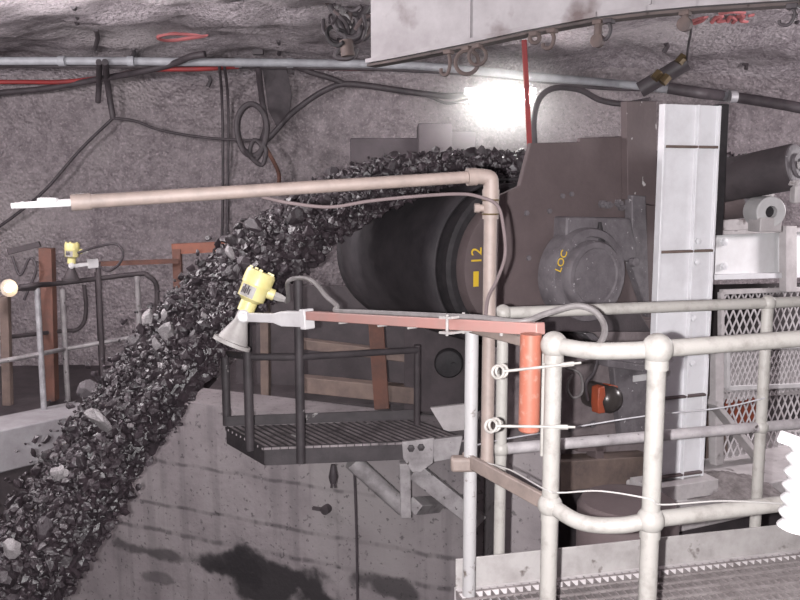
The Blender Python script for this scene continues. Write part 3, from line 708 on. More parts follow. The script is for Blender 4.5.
sup = MB(); sup.box(g0+RS*(Lg*.9)+kn_*.5+Z*(ZB/2-.05), .14, .14, -ZB-.1); obj('support_leg', sup, M_dark, gr)

# tie wires
def wire(name, pts, r, m, label, cat, n=6, group=None, seg=8):
    mb = MB(); mb.tube(smooth_path(pts, n), r, seg); return tag(obj(name, mb, m), label, cat, group)
wire('tie_wire', [P(466,455,2.82), P(480,461,2.78), P(510,470,2.62), flat(R2,vert_at(R2,486))+V((-.02,-.03,0)), flat(R2,vert_at(R2,489))+V((.025,-.03,0)), P(600,491,2.35), flat(R1,vert_at(R1,494))+V((-.02,-.035,0)), flat(R1,vert_at(R1,500))+V((.02,-.035,0)), P(720,501,2.3), P(770,503,2.33), P(830,508,2.4)], .0025, M_wire, 'thin pale wire strung between the front handrail posts above the middle rail', 'wire')
wire('lashing_wire', [P(468,447,2.82), P(500,440,2.95), P(570,428,3.1), P(645,416,3.12), P(720,408,3.15), P(765,398,3.16)], .003, M_galv, 'thin grey lashing wire stretched behind the front handrail posts', 'wire')

# ------------------------------------------------------------------ red pivot post, pink arm and sensor
def arm_d(px): return 2.47+(545-px)*.00456
def AP(px, py): return P(px, py, arm_d(px))
sa = thing('swing_boom', P(530,432,2.46), 'pink square tube arm swinging out from a red pivot cylinder on the handrail', 'arm')
A0 = AP(309,315.5); A1 = P(541,329,2.49)
mb = MB(); mb.bar(A0, A1, .036, .036); obj('square_tube', mb, M_pink, sa, bevel=.003)
rc = P(530,380,2.46); zt2 = vert_at(rc, 334); zb2 = vert_at(rc, 431)
mb = MB(); mb.lathe(flat(rc, zb2), Z, [(0,.028),(.004,.031),(zt2-zb2,.031),(zt2-zb2,.02)], 32); obj('pivot_cylinder', mb, M_red, sa)
mb = MB(); q = P(545,395,2.5); mb.box(flat(q, (vert_at(q,338)+vert_at(q,456))/2), .022, .012, vert_at(q,338)-vert_at(q,456)); obj('mounting_bar', mb, M_rail, sa, bevel=.002)
for px in (343, 382, 412, 505):
    c = AP(px, 317.5+(px-343)*.062); mb = MB(); dv = (A1-A0).normalized(); mb.bar(c-dv*.004, c+dv*.004, .044, .05); obj('clamp_band', mb, M_grey, sa, bevel=.002)
c = A0+(A1-A0)*((R3-A0).dot(A1-A0)/(A1-A0).length_squared); dv = (A1-A0).normalized(); sd = dv.cross(Z).normalized()
mb = MB()
mb.box(c+Z*.025, .06, .09, .008, dv, sd, Z); mb.box(c-Z*.025, .06, .09, .008, dv, sd, Z)
for a in (-1, 1): mb.tube([c+sd*.035*a-Z*.035, c+sd*.035*a+Z*.035], .005, 8)
obj('pipe_clamp', mb, M_grey, sa)
dv0 = (A1-A0).normalized()
b0 = AP(312,319); b1 = AP(279,318.5); b2 = AP(243,317)
sdv = (b0-b2).normalized(); sid = sdv.cross(Z).normalized(); upb = sid.cross(sdv)
br = MB()
def slab(pa, pb, ha, hb, th):
    pts = [pa+upb*ha, pb+upb*hb, pb-upb*hb, pa-upb*ha]; br.prism([x+sid*th/2 for x in pts], -sid*th)
slab(AP(305,319), AP(284,318.5), .032, .032, .045); slab(AP(284,318.5), AP(276,318), .032, .02, .04); slab(AP(276,318), b2, .02, .02, .03)
obj('white_bracket', br, M_white, sa, bevel=.003)
mb = MB(); mb.bar(AP(304.5,319), AP(309.5,319), .055, .084); obj('flange_plate', mb, M_white, sa, bevel=.004)

def radar(pt, axis_top, sc, label, group, horn_mat):
    """pt swivel point, axis_top unit vector pointing up through the housing"""
    t = thing('radar_level_sensor', pt-axis_top*.14*sc, label, 'sensor', group)
    A = axis_top.normalized(); xh = A.cross(V((0,1,0))).normalized(); yh = A.cross(xh)      # xh roughly picture left/right
    if xh.x < 0: xh = -xh
    cy = pt+A*.018*sc
    mb = MB(); mb.lathe(cy, A, [(0,.036*sc),(.045*sc,.036*sc),(.052*sc,.044*sc),(.06*sc,.058*sc),(.115*sc,.060*sc),(.12*sc,.0615*sc)], 32); h = obj('housing', mb, M_yel, t)
    mb = MB(); mb.lathe(cy+A*.12*sc, A, [(0,.0645*sc),(.05*sc,.0645*sc),(.062*sc,.06*sc),(.064*sc,.045*sc),(.062*sc,.001)], 36); li = obj('lid', mb, M_yel, t)
    for k in range(5):
        a = 2*PI*k/5+.3; mb = MB(); mb.box(cy+A*.185*sc+xh*(.05*sc*math.cos(a))+yh*(.05*sc*math.sin(a)), .014*sc, .014*sc, .012*sc, xh, yh, A); obj('lug', mb, M_yel, li)
    vd = (C0-cy).normalized(); vd = (vd-A*vd.dot(A)).normalized(); sx_ = A.cross(vd).normalized()
    if sx_.x < 0: sx_ = -sx_
    fc = (vd*.9-sx_*.42).normalized(); fx = fc.cross(A).normalized()
    if fx.x < 0: fx = -fx
    # curved label sheet
    mb = MB(); n_ = 8
    for i in range(n_+1):
        a = -.55+1.1*i/n_; dr = fc*math.cos(a)+fx*math.sin(a)
        for hgt in (.062, .112): mb.v.append(cy+A*hgt*sc+dr*.0618*sc)
    for i in range(n_): mb.f.append((2*i, 2*i+2, 2*i+3, 2*i+1))
    lb = obj('label', mb, M_grey, h)
    for i in range(5):
        mb = MB(); dr = (fc*math.cos(-.4+.14*i)+fx*math.sin(-.4+.14*i)); mb.box(cy+A*(.09+(.004 if i%2 else -.004))*sc+dr*.0622*sc, .006*sc, .002*sc, (.034 if i%2 else .026)*sc, A.cross(dr).normalized(), dr, A); obj('print_mark', mb, M_dcab, lb)
    gp = cy+A*.11*sc+sx_*.055*sc; gd = (sx_*1.0+A*.02).normalized()
    mb = MB(); mb.lathe(gp, gd, [(0,.024*sc),(.03*sc,.024*sc),(.032*sc,.02*sc)], 18); obj('cable_entry', mb, M_yel, t)
    mb = MB(); mb.lathe(gp+gd*.03*sc, gd, [(0,.019*sc),(.025*sc,.019*sc),(.05*sc,.012*sc)], 6); gl = obj('cable_gland', mb, M_grey, t)
    mb = MB(); mb.lathe(cy, -A, [(-.005*sc,.028*sc),(.02*sc,.03*sc),(.045*sc,.03*sc),(.12*sc,.062*sc),(.135*sc,.066*sc),(.136*sc,.082*sc),(.152*sc,.082*sc),(.153*sc,.06*sc)], 36); obj('horn', mb, horn_mat, t)
    mb = MB(); mb.lathe(pt+vd*.028*sc, vd, [(0,.027*sc),(.012*sc,.027*sc),(.016*sc,.022*sc),(.016*sc,.013*sc),(.024*sc,.012*sc)], 24); obj('swivel_bolt', mb, M_white, t)
    return gp+gd*.075*sc, gd
sd_ = arm_d(243); pt = P(243.5,315.5,sd_)
axs = (P(262.5,270,sd_+.03)-P(243.5,315,sd_)).normalized()
ge, gdir = radar(pt+V((0,-.0,0)), axs, 1.06, 'large yellow radar sensor with grey horn hanging over the ore stream', None, M_grey)
def Aoff(px, py): return AP(px, py)
cabp = [ge-gdir*.02, ge+gdir*.02, P(288,282,sd_-.1), P(301,278,sd_-.14), P(314,282,arm_d(316)), P(326,296,arm_d(328)-.02), P(337,306,arm_d(338)-.03)] + [A0+(A1-A0)*f_+Z*.025-sd*0 for f_ in (.16,.3,.5,.66,.8)] + [P(520,322,2.57), P(545,314,2.6), P(575,306,2.62), P(594,311,2.6), P(604,325,2.56), P(602,340,2.5), P(590,350,2.46), P(566,353,2.44)]
wire('sensor_cable', cabp, .0100, M_cable, 'grey cable looping from the large yellow sensor along the pink arm', 'cable', 8)
# tie rods hooking the pivot post to the rail
def tie_rod(pr, pe_, label):
    t = thing('tie_rod', pr, label, 'tie rod', None); d = (pe_-pr).normalized()
    mb = MB(); mb.tube([pr+d*.018, pe_], .0042, 10); obj('rod', mb, M_rail, t)
    mb = MB(); mb.ring(pr, V((.35,-1,.1)), .018, .0042, 24, 8); mb.ring(pr+V((.012,.012,0)), V((.35,-1,.1)), .018, .0042, 24, 8); obj('eye_coil', mb, M_rail, t)
    mb = MB(); mb.tube([pe_-d*.035, pe_], .007, 6); mb.tube([pe_, pe_+d*.02], .0035, 6); obj('nut', mb, M_rail, t)
tie_rod(P(498,372,2.42), P(574,363.5,2.375), 'upper pale tie rod with coiled eye hooked around the red cylinder')
tie_rod(P(491,426,2.42), P(568,427,2.375), 'lower pale tie rod with coiled eye under the red cylinder')

# ------------------------------------------------------------------ beige boom pipe
bd = 2.80; top_ = P(491,180,bd); bo = thing('boom_pipe', flat(top_, vert_at(top_, 470)), 'long beige pipe boom with an elbow on a standing pole', 'pipe')
zb3 = vert_at(top_, 466)
mb = MB(); mb.lathe(flat(top_, zb3), Z, [(-.012,.008),(-.008,.02),(0,.0235),(.03,.0235),(.034,.0215),(top_.z-zb3-.02,.0215)], 24); obj('pole', mb, M_beige, bo)
Lp = P(73,202.5,2.5); ho = P(485,176,bd)
hd = (Lp-ho).normalized()
mb = MB(); mb.tube([ho+hd*.03, Lp], .0195, 24, radii=[.0195, .0205]); obj('boom', mb, M_beige, bo)
mb = MB(); el = smooth_path([ho+hd*.045, ho+hd*.02, ho+V((.014,0,-.006)), top_+V((0,0,-.012)), top_+V((0,0,-.05))], 6); mb.tube(el, .025, 24); mb.lathe(ho+hd*.03, hd, [(0,.028),(.03,.028)], 24); mb.lathe(top_-Z*.06, Z, [(0,.0275),(.03,.0275)], 24); obj('elbow', mb, M_beige, bo)
tp = flat(top_, vert_at(top_, 208)); mb = MB(); mb.lathe(tp-Z*.035, Z, [(0,.0265),(.07,.0265)], 24); mb.tube([tp, tp+V((-.036,-.004,0))], .012, 16); mb.tube([tp+V((-.036,-.004,0)), tp+V((-.052,-.005,0))], .015, 8); obj('tee_fitting', mb, M_beige, bo)
for py in (200, 214):
    q = flat(top_, vert_at(top_, py)); mb = MB(); mb.ring(q, Z, .026, .003, 28, 6); obj('clip_band', mb, M_brass, bo)
mb = MB(); mb.tube([Lp-hd*.05, Lp+hd*.004], .024, 24); obj('end_sleeve', mb, M_beige, bo)
pw = P(11,206,2.44); mb = MB(); mb.tube([Lp, Lp*.55+pw*.45, pw], .011, 16, radii=[.011,.011,.008]); obj('tip_rod', mb, M_white, bo)
q = P(48,200.5,2.475); mb = MB(); mb.box(q, .055, .03, .016); obj('tip_block', mb, M_white, bo, bevel=.005)
wire('boom_cable', [P(262,197,2.66), P(290,203,2.66), P(330,207,2.68), P(370,201,2.70), P(420,196,2.73), P(460,194,2.76), P(480,197,2.77), P(497,205,2.765), P(503,225,2.76), P(505,255,2.76), P(497,280,2.755), P(488,298,2.76), P(485,322,2.76)], .0055, M_brown, 'thin grey cable hanging under the beige boom and down its pole', 'cable')

# white ribbed hose at the picture edge
rh = P(803,478,2.05)
t = thing('ribbed_hose', flat(rh, vert_at(rh,528)), 'bright white ribbed hose end standing against the middle rail', 'hose')
za, zb4 = vert_at(rh,528), vert_at(rh,447); pr = []; n_ = 6
for k in range(n_*8+1):
    f_ = k/(n_*8); pr.append((f_*(zb4-za), .048+.006*math.cos(f_*n_*2*PI)+(.002*f_)))
mb = MB(); mb.lathe(flat(rh, za), V((.08,0,1)), pr, 32); obj('corrugated_body', mb, M_white, t)
mb = MB(); mb.bar(P(779,436,2.0), P(825,452,2.0), .014, .03); obj('handle', mb, M_white, t, bevel=.004)
mb = MB(); mb.tube([P(806,449,2.03), flat(rh, zb4-.01)], .02, 14); obj('handle_socket', mb, M_white, t)

# ------------------------------------------------------------------ access platform under the pulley
pf = thing('access_platform', P(350,455,4.6), 'grimy dark steel access platform with grating under the conveyor head', 'platform')
F0 = P(264,447,4.55); F1 = P(468,436,4.7); B0 = P(226,425,4.95); zp = F0.z
F1.z = zp; B0.z = zp; fd = (F1-F0).normalized(); B1 = B0+(F1-F0)
up_b = V((0,0,1))
mb = MB(); mb.prism([F0, F1, F1-Z*.105, F0-Z*.105], V((fd.y,-fd.x,0))*-.012); obj('front_fascia', mb, M_plat, pf, bevel=.002)
mb = MB(); mb.prism([F0, B0, B0-Z*.105, F0-Z*.105], fd*.012); obj('end_fascia', mb, M_plat, pf, bevel=.002)
mb = MB(); mb.prism([B0, B1, B1+Z*.06, B0+Z*.06], V((0,.012,0))); obj('back_plate', mb, M_plat, pf, bevel=.002)
sdir = (B0-F0); mb = MB(); Lf = (F1-F0).length
k = 0
while k*.045 < Lf:
    p = F0+fd*(k*.045)-Z*.012; mb.bar(p, p+sdir, .012, .022); k += 1
obj('grating_bars', mb, M_plat, pf, smooth=False)
mb = MB()
for k in range(9): mb.bar(F0+sdir*((k+.5)/9)-Z*.01, F0+sdir*((k+.5)/9)+fd*Lf-Z*.01, .05, .012)
obj('grating_strips', mb, mat('grating_dust', srgb(170,160,162), srgb(92,85,87), .8, 0, 10), pf, smooth=False)
mb = MB(); mb.box((F0+B1)/2-Z*.07, Lf*.96, .04, .06, fd, V((-fd.y,fd.x,0)), Z); obj('joist', mb, M_dark, pf)
pp = []
for (px, pyb, pyt, d, r) in ((227,425,352,5.0,.025), (250,450,300,4.62,.026), (301,463,276,4.54,.025)):
    b_ = P(px, pyb, d); zt5 = vert_at(b_, pyt); mb = MB(); mb.tube([b_, flat(b_, zt5)], r, 16); obj('post', mb, M_plat, pf); pp.append(b_)
pq = P(417,400,5.0); mb = MB(); mb.tube([flat(pq, zp), flat(pq, vert_at(pq,345))], .02, 14); obj('post', mb, M_dark, pf)
mb = MB(); mb.tube([P(228,354,5.0), P(250,357,4.62), P(301,357,4.54), P(417,350,4.98)], .019, 14); obj('mid_rail', mb, M_plat, pf)
# supports below
Q = [(350,465),(362,461),(407,503),(402,516)]
def seg(px0, py0, px1, py1, d0, d1, w, h, name, m, rnd=False):
    mb = MB(); a, b = P(px0,py0,d0), P(px1,py1,d1)
    if rnd: mb.tube([a, b], w, 16)
    else: mb.bar(a, b, w, h, V((0,-1,0)))
    return obj(name, mb, m, pf, bevel=0 if rnd else .004)
seg(352,461,404,508, 4.75, 4.82, .05, .05, 'brace', M_brace, True)
seg(405,462,406,516, 4.66, 4.68, .06, .06, 'hanger', M_brace)
seg(414,470,480,522, 4.7, 4.75, .1, .05, 'brace', M_brace)
seg(414,506,438,504, 4.7, 5.0, .07, .08, 'stub_bracket', M_brace)
mb = MB(); pl = [P(x,y,4.56) for x,y in ((402,442),(434,438),(433,463),(421,472),(412,472),(403,458))]; mb.prism(pl, V((0,.02,0))); gp_ = obj('gusset_plate', mb, M_brace, pf, bevel=.002)
for (x,y) in ((411,448),(421,447)): mb = MB(); mb.lathe(P(x,y,4.56), V((0,-1,0)), [(0,.02),(.014,.02),(.018,.008)], 6); obj('bolt', mb, M_plat, gp_)
mb = MB(); mb.prism([P(430,440,4.6), P(463,436,4.6), P(458,458,4.6), P(434,462,4.6)], V((0,.03,0))); obj('end_bracket', mb, M_brace, pf, bevel=.003)
mb = MB(); mb.prism([P(430,408,5.05), P(466,404,5.05), P(466,430,5.0), P(445,432,4.9)], V((0,.03,0))); o = obj('pale_plate', mb, M_conc, bevel=.003); tag(o, 'pale steel plate at the end of the grimy platform', 'plate')
wire('hanging_rope', [P(354,462,4.9), P(356,520,4.9), P(357,570,4.9), flat(P(358,600,4.9), ZB+.4)], .007, M_dcab, 'thin dark rope hanging down from the platform brace', 'rope')
q = P(333,475,4.7); mb = MB(); mb.tube([q+Z*.06, q-Z*.01, q-Z*.05], .02, 10, radii=[.012,.026,.016]); mb.tube([q-Z*.05+V((.008,0,0)), q-Z*.075+V((.012,0,0))], .006, 6); mb.tube([q-Z*.05-V((.008,0,0)), q-Z*.075-V((.012,0,0))], .006, 6); o = obj('dark_rag', mb, M_dcab); tag(o, 'small dark rag hanging under the platform edge', 'rag')
q = WH(328,508); mb = MB(); mb.tube([q+wn*-.02, q+wn*.05], .03, 14); mb.bar(q+wn*.04, q+wn*.04-wd*.09-Z*.0, .02, .02); o = obj('wall_lug', mb, M_dark); tag(o, 'small dark metal lug on the concrete pit wall', 'lug')

# steelwork behind the platform
def beam(name, px0, py0, d0, px1, py1, d1, w, h, m, label, cat):
    mb = MB(); a, b = P(px0,py0,d0), P(px1,py1,d1); up = V((0,0,1)) if abs((b-a).normalized().z) < .9 else V((0,1,0))
    mb.bar(a, b, w, h, up); o = obj(name, mb, m, bevel=.005); return tag(o, label, cat)
beam('support_post', 376,322,5.6, 382,408,5.6, .1, .08, M_rust, 'rusty orange brown post standing behind the platform grating', 'post')
beam('floor_beam', 300,383,5.9, 470,400,5.4, .1, .11, M_tan, 'tan dusty beam lying behind the platform at floor level', 'beam')
beam('cross_beam', 300,343,6.0, 420,358,5.8, .08, .07, M_tan, 'dusty cross beam behind the platform at rail height', 'beam')
beam('tan_upright', 265,285,6.2, 266,402,6.2, .06, .11, M_tan, 'tan upright behind the large yellow sensor', 'post')
mb = MB(); mb.prism([P(404,300,5.55), P(478,300,5.25), P(478,412,5.25), P(404,412,5.55)], V((.1,.18,0))); o = obj('skirt_panel', mb, M_dark, bevel=.004); tag(o, 'dark steel skirt panel under the head pulley', 'panel')
q = P(449,362,5.3); mb = MB(); mb.lathe(q, V((-.1,-1,0)), [(0,.09),(.05,.09),(.065,.08),(.075,.04),(.077,.001)], 28); mb.lathe(q+V((.02,-.1,.01)), V((0,-1,0)), [(0,.012),(.01,.01)], 10); o = obj('end_hub', mb, M_black); tag(o, 'black round hub on the dark skirt panel', 'hub')
mb = MB(); mb.prism([P(200,398,6.4), P(470,408,6.2), P(470,408,6.2)+V((0,2,0)), P(200,398,6.4)+V((0,2,0))], V((0,0,-.12))); o = struct('floor_deck', mb, M_dark); tag(o, 'dark floor deck behind the platform', 'floor')
mb = MB(); mb.prism([P(236,286,6.9), P(460,286,6.7), P(460,402,6.7), P(236,402,6.9)], V((0,.05,0))); o = obj('chute_wall', mb, M_dark, bevel=.004); tag(o, 'dark steel chute wall far behind the platform', 'panel')

# ------------------------------------------------------------------ far walkway at the back
HR = 'uprights of the far walkway handrail'
fh = thing('far_handrail', V((P(37,300,6.7).x, P(37,300,6.7).y, ZW)), 'dull grey tube handrail with pale posts along the far walkway', 'handrail')
for (px, pyt, d, m_) in ((37,288,7.0,M_galv),(62,289,7.5,M_brace),(97,272,7.9,M_dark),(137,276,7.8,M_brace)):
    b_ = P(px, pyt, d); mb = MB(); mb.tube([flat(b_, ZW), b_], .024, 14); obj('post', mb, m_, fh)
for pts in ([P(20,287,6.9), P(37,285,7.0), P(62,283,7.5), P(137,274,7.8), P(148,276,7.8), P(156,284,7.8), P(157,300,7.8), P(157,330,7.8)], [P(-40,289,6.6), P(37,288,7.0)]):
    mb = MB(); mb.tube(smooth_path(pts,6), .022, 12); obj('top_rail', mb, M_dark, fh)
mb = MB(); mb.tube([P(-40,369,6.6), P(40,354,7.0), P(65,349,7.5), P(140,336,7.8)], .02, 12); obj('mid_rail', mb, M_brace, fh)
mb = MB(); mb.tube(smooth_path([P(84,285,7.6), P(86,305,7.6), P(84,322,7.6), P(76,330,7.6), P(62,331,7.5), P(0,338,6.9)],6), .018, 10); obj('mid_rail', mb, M_dark, fh)
beam('rusty_post', 47,248,7.4, 51,400,7.4, .11, .1, M_rust, 'dark rusty red post beside the far handrail', 'post')
beam('pink_post', 5,296,6.9, 8,405,6.9, .07, .06, M_tan, 'dull pinkish post under the warm lamp', 'post')
beam('rusty_lintel', 8,252,7.4, 40,244,7.45, .05, .05, M_dark, 'dark bent bracket arm on top of the rusty post', 'bracket')
mb = MB(); mb.tube(smooth_path([P(12,256,7.3), P(20,275,7.3), P(30,258,7.3), P(36,270,7.3), P(24,300,7.3)],6), .012, 8); o = obj('cable_tangle', mb, M_dcab); tag(o, 'dark tangle of cable beside the rusty post', 'cable')
orail = thing('orange_gantry', flat(P(177,300,7.6), ZW), 'rusty orange steel frame with crossbar at the back of the ore stream', 'frame')
mb = MB(); mb.bar(flat(P(177,250,7.6), ZW), P(177,249,7.6), .07, .07, V((0,1,0))); obj('upright', mb, M_rust, orail)
mb = MB(); mb.bar(P(172,249,7.6), P(236,246,7.7), .06, .09); obj('crossbar', mb, mat('orange_rust', srgb(156,98,80), srgb(122,84,74), .75, 0, 8), orail)
t = thing('sensor_mast', flat(P(97,270,7.2), ZW), 'rusty sensor mast with a thin arm and pale bracket on the far walkway', 'mast')
mb = MB(); mb.tube([flat(P(98,270,7.2), ZW), P(98,262,7.2)], .022, 12); obj('pole', mb, M_dark, t)
mb = MB(); mb.bar(P(96,264,7.2), P(178,261,7.55), .03, .04); obj('arm', mb, M_rust, t)
mb = MB(); mb.bar(P(74,266,7.1), P(88,264,7.15), .03, .03); mb.bar(P(87,264,7.15), P(98,263,7.2), .045, .075); obj('bracket', mb, M_white, t, bevel=.003)
radar(P(71.5,265.5,7.1), V((.06,.05,1)).normalized(), .92, 'small distant yellow radar sensor above the far walkway handrail', None, M_dark)
wire('far_cable', [P(78,253,7.0), P(86,250,7.0), P(100,246,7.1), P(115,244,7.1), P(123,252,7.1), P(119,264,7.1), P(108,271,7.15), P(99,266,7.15)], .011, M_dcab, 'dark cable loop behind the small distant yellow sensor', 'cable')
wl = thing('warm_lamp', P(8,292,6.7), 'small warm glowing lamp on the far walkway', 'lamp')
mb = MB(); mb.ball(P(9,288,6.65), .034, 14, 10); obj('bulb', mb, M_warm, wl)
mb = MB(); mb.lathe(P(9,288,6.69), V((0,1,0)), [(0,.07),(.03,.06),(.06,.03)], 18); obj('reflector', mb, M_grey, wl)

# dusty blocks behind the pulley top
for (x0,y0,x1,y1,d,lab) in ((350,138,422,176,7.5,'low wide dusty grey block behind the top of the pulley'),(418,123,452,165,7.4,'taller dusty grey block beside the low wide block'),(450,131,476,165,7.6,'dim dusty block under the glowing lamp')):
    mb = MB(); a = P(x0,y0,d); b_ = P(x1,y1,d); mb.box(((a.x+b_.x)/2, d+.3, (a.z-.9)/2), b_.x-a.x, .6, a.z+.9); o = obj('dusty_block', mb, M_blk, bevel=.012); tag(o, lab, 'block')

# ------------------------------------------------------------------ roof beam, lamp and services
ba = P(372,62,5.6); bdr = V((.784,-.62,0)).normalized(); bn = V((-.62,-.784,0)); zbm = ba.z
rb = thing('roof_beam', flat(ba+bdr*1.5, zbm), 'huge dusty white steel roof beam crossing above the conveyor', 'beam')
e0 = flat(ba, 0)-bdr*.02; e1 = flat(ba, 0)+bdr*4.6
BPX = [(371,66),(400,61),(435,54),(470,47),(530,34),(600,21),(650,15),(700,10.5),(750,7.5),(800,4.5),(860,2),(940,0)]
BP = [hit(x, y, flat(ba, 0), bn) for x, y in BPX]
mb = MB(); mb.prism([p+Z*.012 for p in BP]+[flat(BP[-1], zbm+.7), flat(BP[0], zbm+.7)], -bn*.02); obj('web', mb, M_beam, rb)
mb = MB()
for p, q in zip(BP, BP[1:]): mb.bar(p, q+(q-p).normalized()*.01, .085, .014)
obj('bottom_flange', mb, mat('dusty_flange', srgb(70,62,62), srgb(100,88,86), .8, 0, 4), rb)
mb = MB()
for p, q in zip(BP, BP[1:]): mb.bar(p+bn*.03+Z*.025, q+(q-p).normalized()*.01+bn*.03+Z*.025, .05, .024)
obj('dust_ledge', mb, M_beam, rb)
for k in (3, 6, 9): mb = MB(); mb.box(flat(BP[k], BP[k].z+.35), .012, .02, .6, bdr, bn, Z); obj('weld_seam', mb, M_beam, rb)
# hooks and clamps under the beam
def bpt(px): # point on beam bottom edge at pixel column
    n2 = bn; q = hit(px, 60, flat(ba, 0), n2); k = max(i for i in range(len(BPX)-1) if BPX[i][0] <= px); f_ = (px-BPX[k][0])/(BPX[k+1][0]-BPX[k][0]); return BP[k]*(1-f_)+BP[k+1]*f_
def clamp(px, L_, w, label, kind, m_):
    p = bpt(px)+bn*.03; t = thing('beam_clamp', p-Z*L_, label, 'clamp', None)
    mb = MB(); mb.box(p-Z*.012, .05, .05, .024, bdr, bn, Z); obj('jaw', mb, m_, t, bevel=.004)
    mb = MB()
    if kind == 'hook': mb.tube(smooth_path([p-Z*.02, p-Z*L_*.5+bdr*.01, p-Z*L_*.85, p-Z*L_-bdr*.02, p-Z*L_*.92-bdr*.05, p-Z*L_*.72-bdr*.055],6), w, 10)
    elif kind == 'ring':
        mb.ring(p-Z*L_*.55, bn+bdr*.4, L_*.42, w, 24, 8)
    else:
        mb.tube([p-Z*.015, p-Z*L_*.6], w*1.4, 10); mb.lathe(p-Z*L_*.8-bn*.012, bn, [(0,.035),(.03,.035),(.034,.015)], 18)
    obj('hanger', mb, m_, t)
M_clamp = mat('dusty_clamp', srgb(104,88,84), srgb(78,68,68), .7, 0, 10)
clamp(452,.14,.011,'thick dusty hook under the roof beam, the hook nearest the hanging bundle','hook',M_clamp)
clamp(470,.16,.012,'larger dusty ring clamp beside the hook nearest the hanging bundle','ring',M_clamp)
clamp(481,.12,.010,'small dusty ring clamp next to the larger ring clamp','ring',M_clamp)
clamp(538,.06,.012,'low brown ring clamp just beside the red rod','ring',M_clamp)
clamp(556,.10,.011,'brown hook hanging from the beam past the red rod','hook',M_clamp)
clamp(601,.13,.015,'pale pulley block clamp under the middle of the beam','block',M_clamp)
clamp(612,.10,.010,'short dark hook beside the pale pulley block clamp','hook',M_dcab)
clamp(688,.08,.013,'brown double clamp nearest the red sprayed writing','block',M_clamp)
clamp(795,.09,.008,'thin dark hook under the beam beyond the red sprayed writing','hook',M_dcab)
# lamp
lp = thing('tube_lamp', P(500,100,7.0), 'glaring white fluorescent tube lamp above the conveyor', 'lamp')
mb = MB(); mb.tube([P(470,97,7.05), P(531,97,7.05)], .045, 20); obj('diffuser', mb, M_lamp, lp)
mb = MB(); mb.box(P(500,91,7.15), .58, .12, .05); obj('fitting', mb, M_white, lp, bevel=.01)
beam('red_rod', 524,40,6.3, 530,156,6.3, .035, .035, M_redh, 'thin red vertical rod hanging in front of the lamp', 'rod')
wire('black_hose', [P(535,150,6.6), P(534,120,6.6), P(540,98,6.6), P(555,88,6.6), P(580,90,6.6), P(600,100,6.6), P(625,104,6.5), P(650,100,6.4)], .022, M_dcab, 'thick black hose arching up beside the red rod', 'hose')
# dust hanging in the lamp's light
def dust(c, rad, dens):
    m = bpy.data.materials.new('dust_haze'); m.use_nodes = True; nt = m.node_tree; nt.nodes.clear(); L = nt.links.new
    out = nt.nodes.new('ShaderNodeOutputMaterial'); pv = nt.nodes.new('ShaderNodeVolumeScatter'); pv.inputs['Color'].default_value = (1, .97, .96, 1)
    tc = nt.nodes.new('ShaderNodeTexCoord'); gr_ = nt.nodes.new('ShaderNodeTexGradient'); gr_.gradient_type = 'QUADRATIC_SPHERE'
    mp = nt.nodes.new('ShaderNodeMapping'); mp.inputs['Scale'].default_value = (1/rad[0], 1/rad[1], 1/rad[2]); L(tc.outputs['Object'], mp.inputs['Vector']); L(mp.outputs[0], gr_.inputs['Vector'])
    mu = nt.nodes.new('ShaderNodeMath'); mu.operation = 'MULTIPLY'; mu.inputs[1].default_value = dens; L(gr_.outputs['Fac'], mu.inputs[0]); L(mu.outputs[0], pv.inputs['Density']); L(pv.outputs[0], out.inputs['Volume'])
    mb = MB(); mb.lathe(c, Z, [(-math.cos(PI*i/14)*rad[2], max(math.sin(PI*i/14)*rad[0], 1e-6)) for i in range(15)], 28)
    o = obj('dust_haze', mb, m, origin=V(c)); tag(o, 'bright dust haze glowing around the fluorescent tube lamp', 'haze', kind='stuff')
dust(P(502,112,6.95), (.85,.85,.55), 1.1)
# service pipes along the top of the wall
def rp_(px, py, off): return rock(px, py, off)
def dpt(px, py, d): return P(px, py, d)
_W = {}
def wd_(px, py=62):
    k = (round(px), round(py))
    if k not in _W: _W[k] = min(rock(min(max(px+dx, -300), 860), max(py+dy, 2), 0).y for dx in (-22, 0, 22) for dy in (-6, 6))-.06
    return _W[k]
def service(name, pts, r, m, label, cat, n=6, off=0): 
    return wire(name, [P(x, y, wd_(x, y)-off*.5) for x, y in pts], r, m, label, cat, n, None, 14)
sv = thing('service_pipe', P(300,62,wd_(300)), 'pale grey service pipe running along the top of the rock wall', 'pipe')
pts = [(-40,61),(100,61),(200,62),(300,63),(400,65),(470,70),(540,77),(620,84),(700,93),(760,101),(840,116)]
mb = MB(); mb.tube(smooth_path([P(x,y,wd_(x)) for x,y in pts],6), .038, 16); obj('pipe_run', mb, M_pipe, sv)
for x, y in ((62,61),(131,61),(238,62.5),(290,63)):
    a = P(x,y,wd_(x)); mb = MB(); mb.tube([a-V((.03,0,0)), a+V((.03,0,0))], .047, 16); obj('coupling', mb, M_pipe, sv)
service('lower_pipe', [(-40,66),(100,66.5),(250,67),(400,70),(500,77),(600,88),(660,90),(720,96),(800,110),(840,118)], .018, M_dcab, 'thin dark pipe slung just below the pale service pipe', 'pipe', off=.12)
mb = MB(); mb.tube(smooth_path([P(x,y,wd_(x)-.4) for x,y in ((668,88),(700,93),(725,96),(760,101),(800,108),(840,118))],6), .045, 16); o = obj('thick_hose', mb, M_dcab); tag(o, 'thick dark hose running to the edge above the white column', 'hose')
for x, y in ((724,95.5),(733,96.5)):
    a = P(x,y,wd_(x)-.4); mb = MB(); mb.tube([a-V((.03,0,0)), a+V((.03,0,0))], .052, 18); obj('band', mb, M_galv, o)
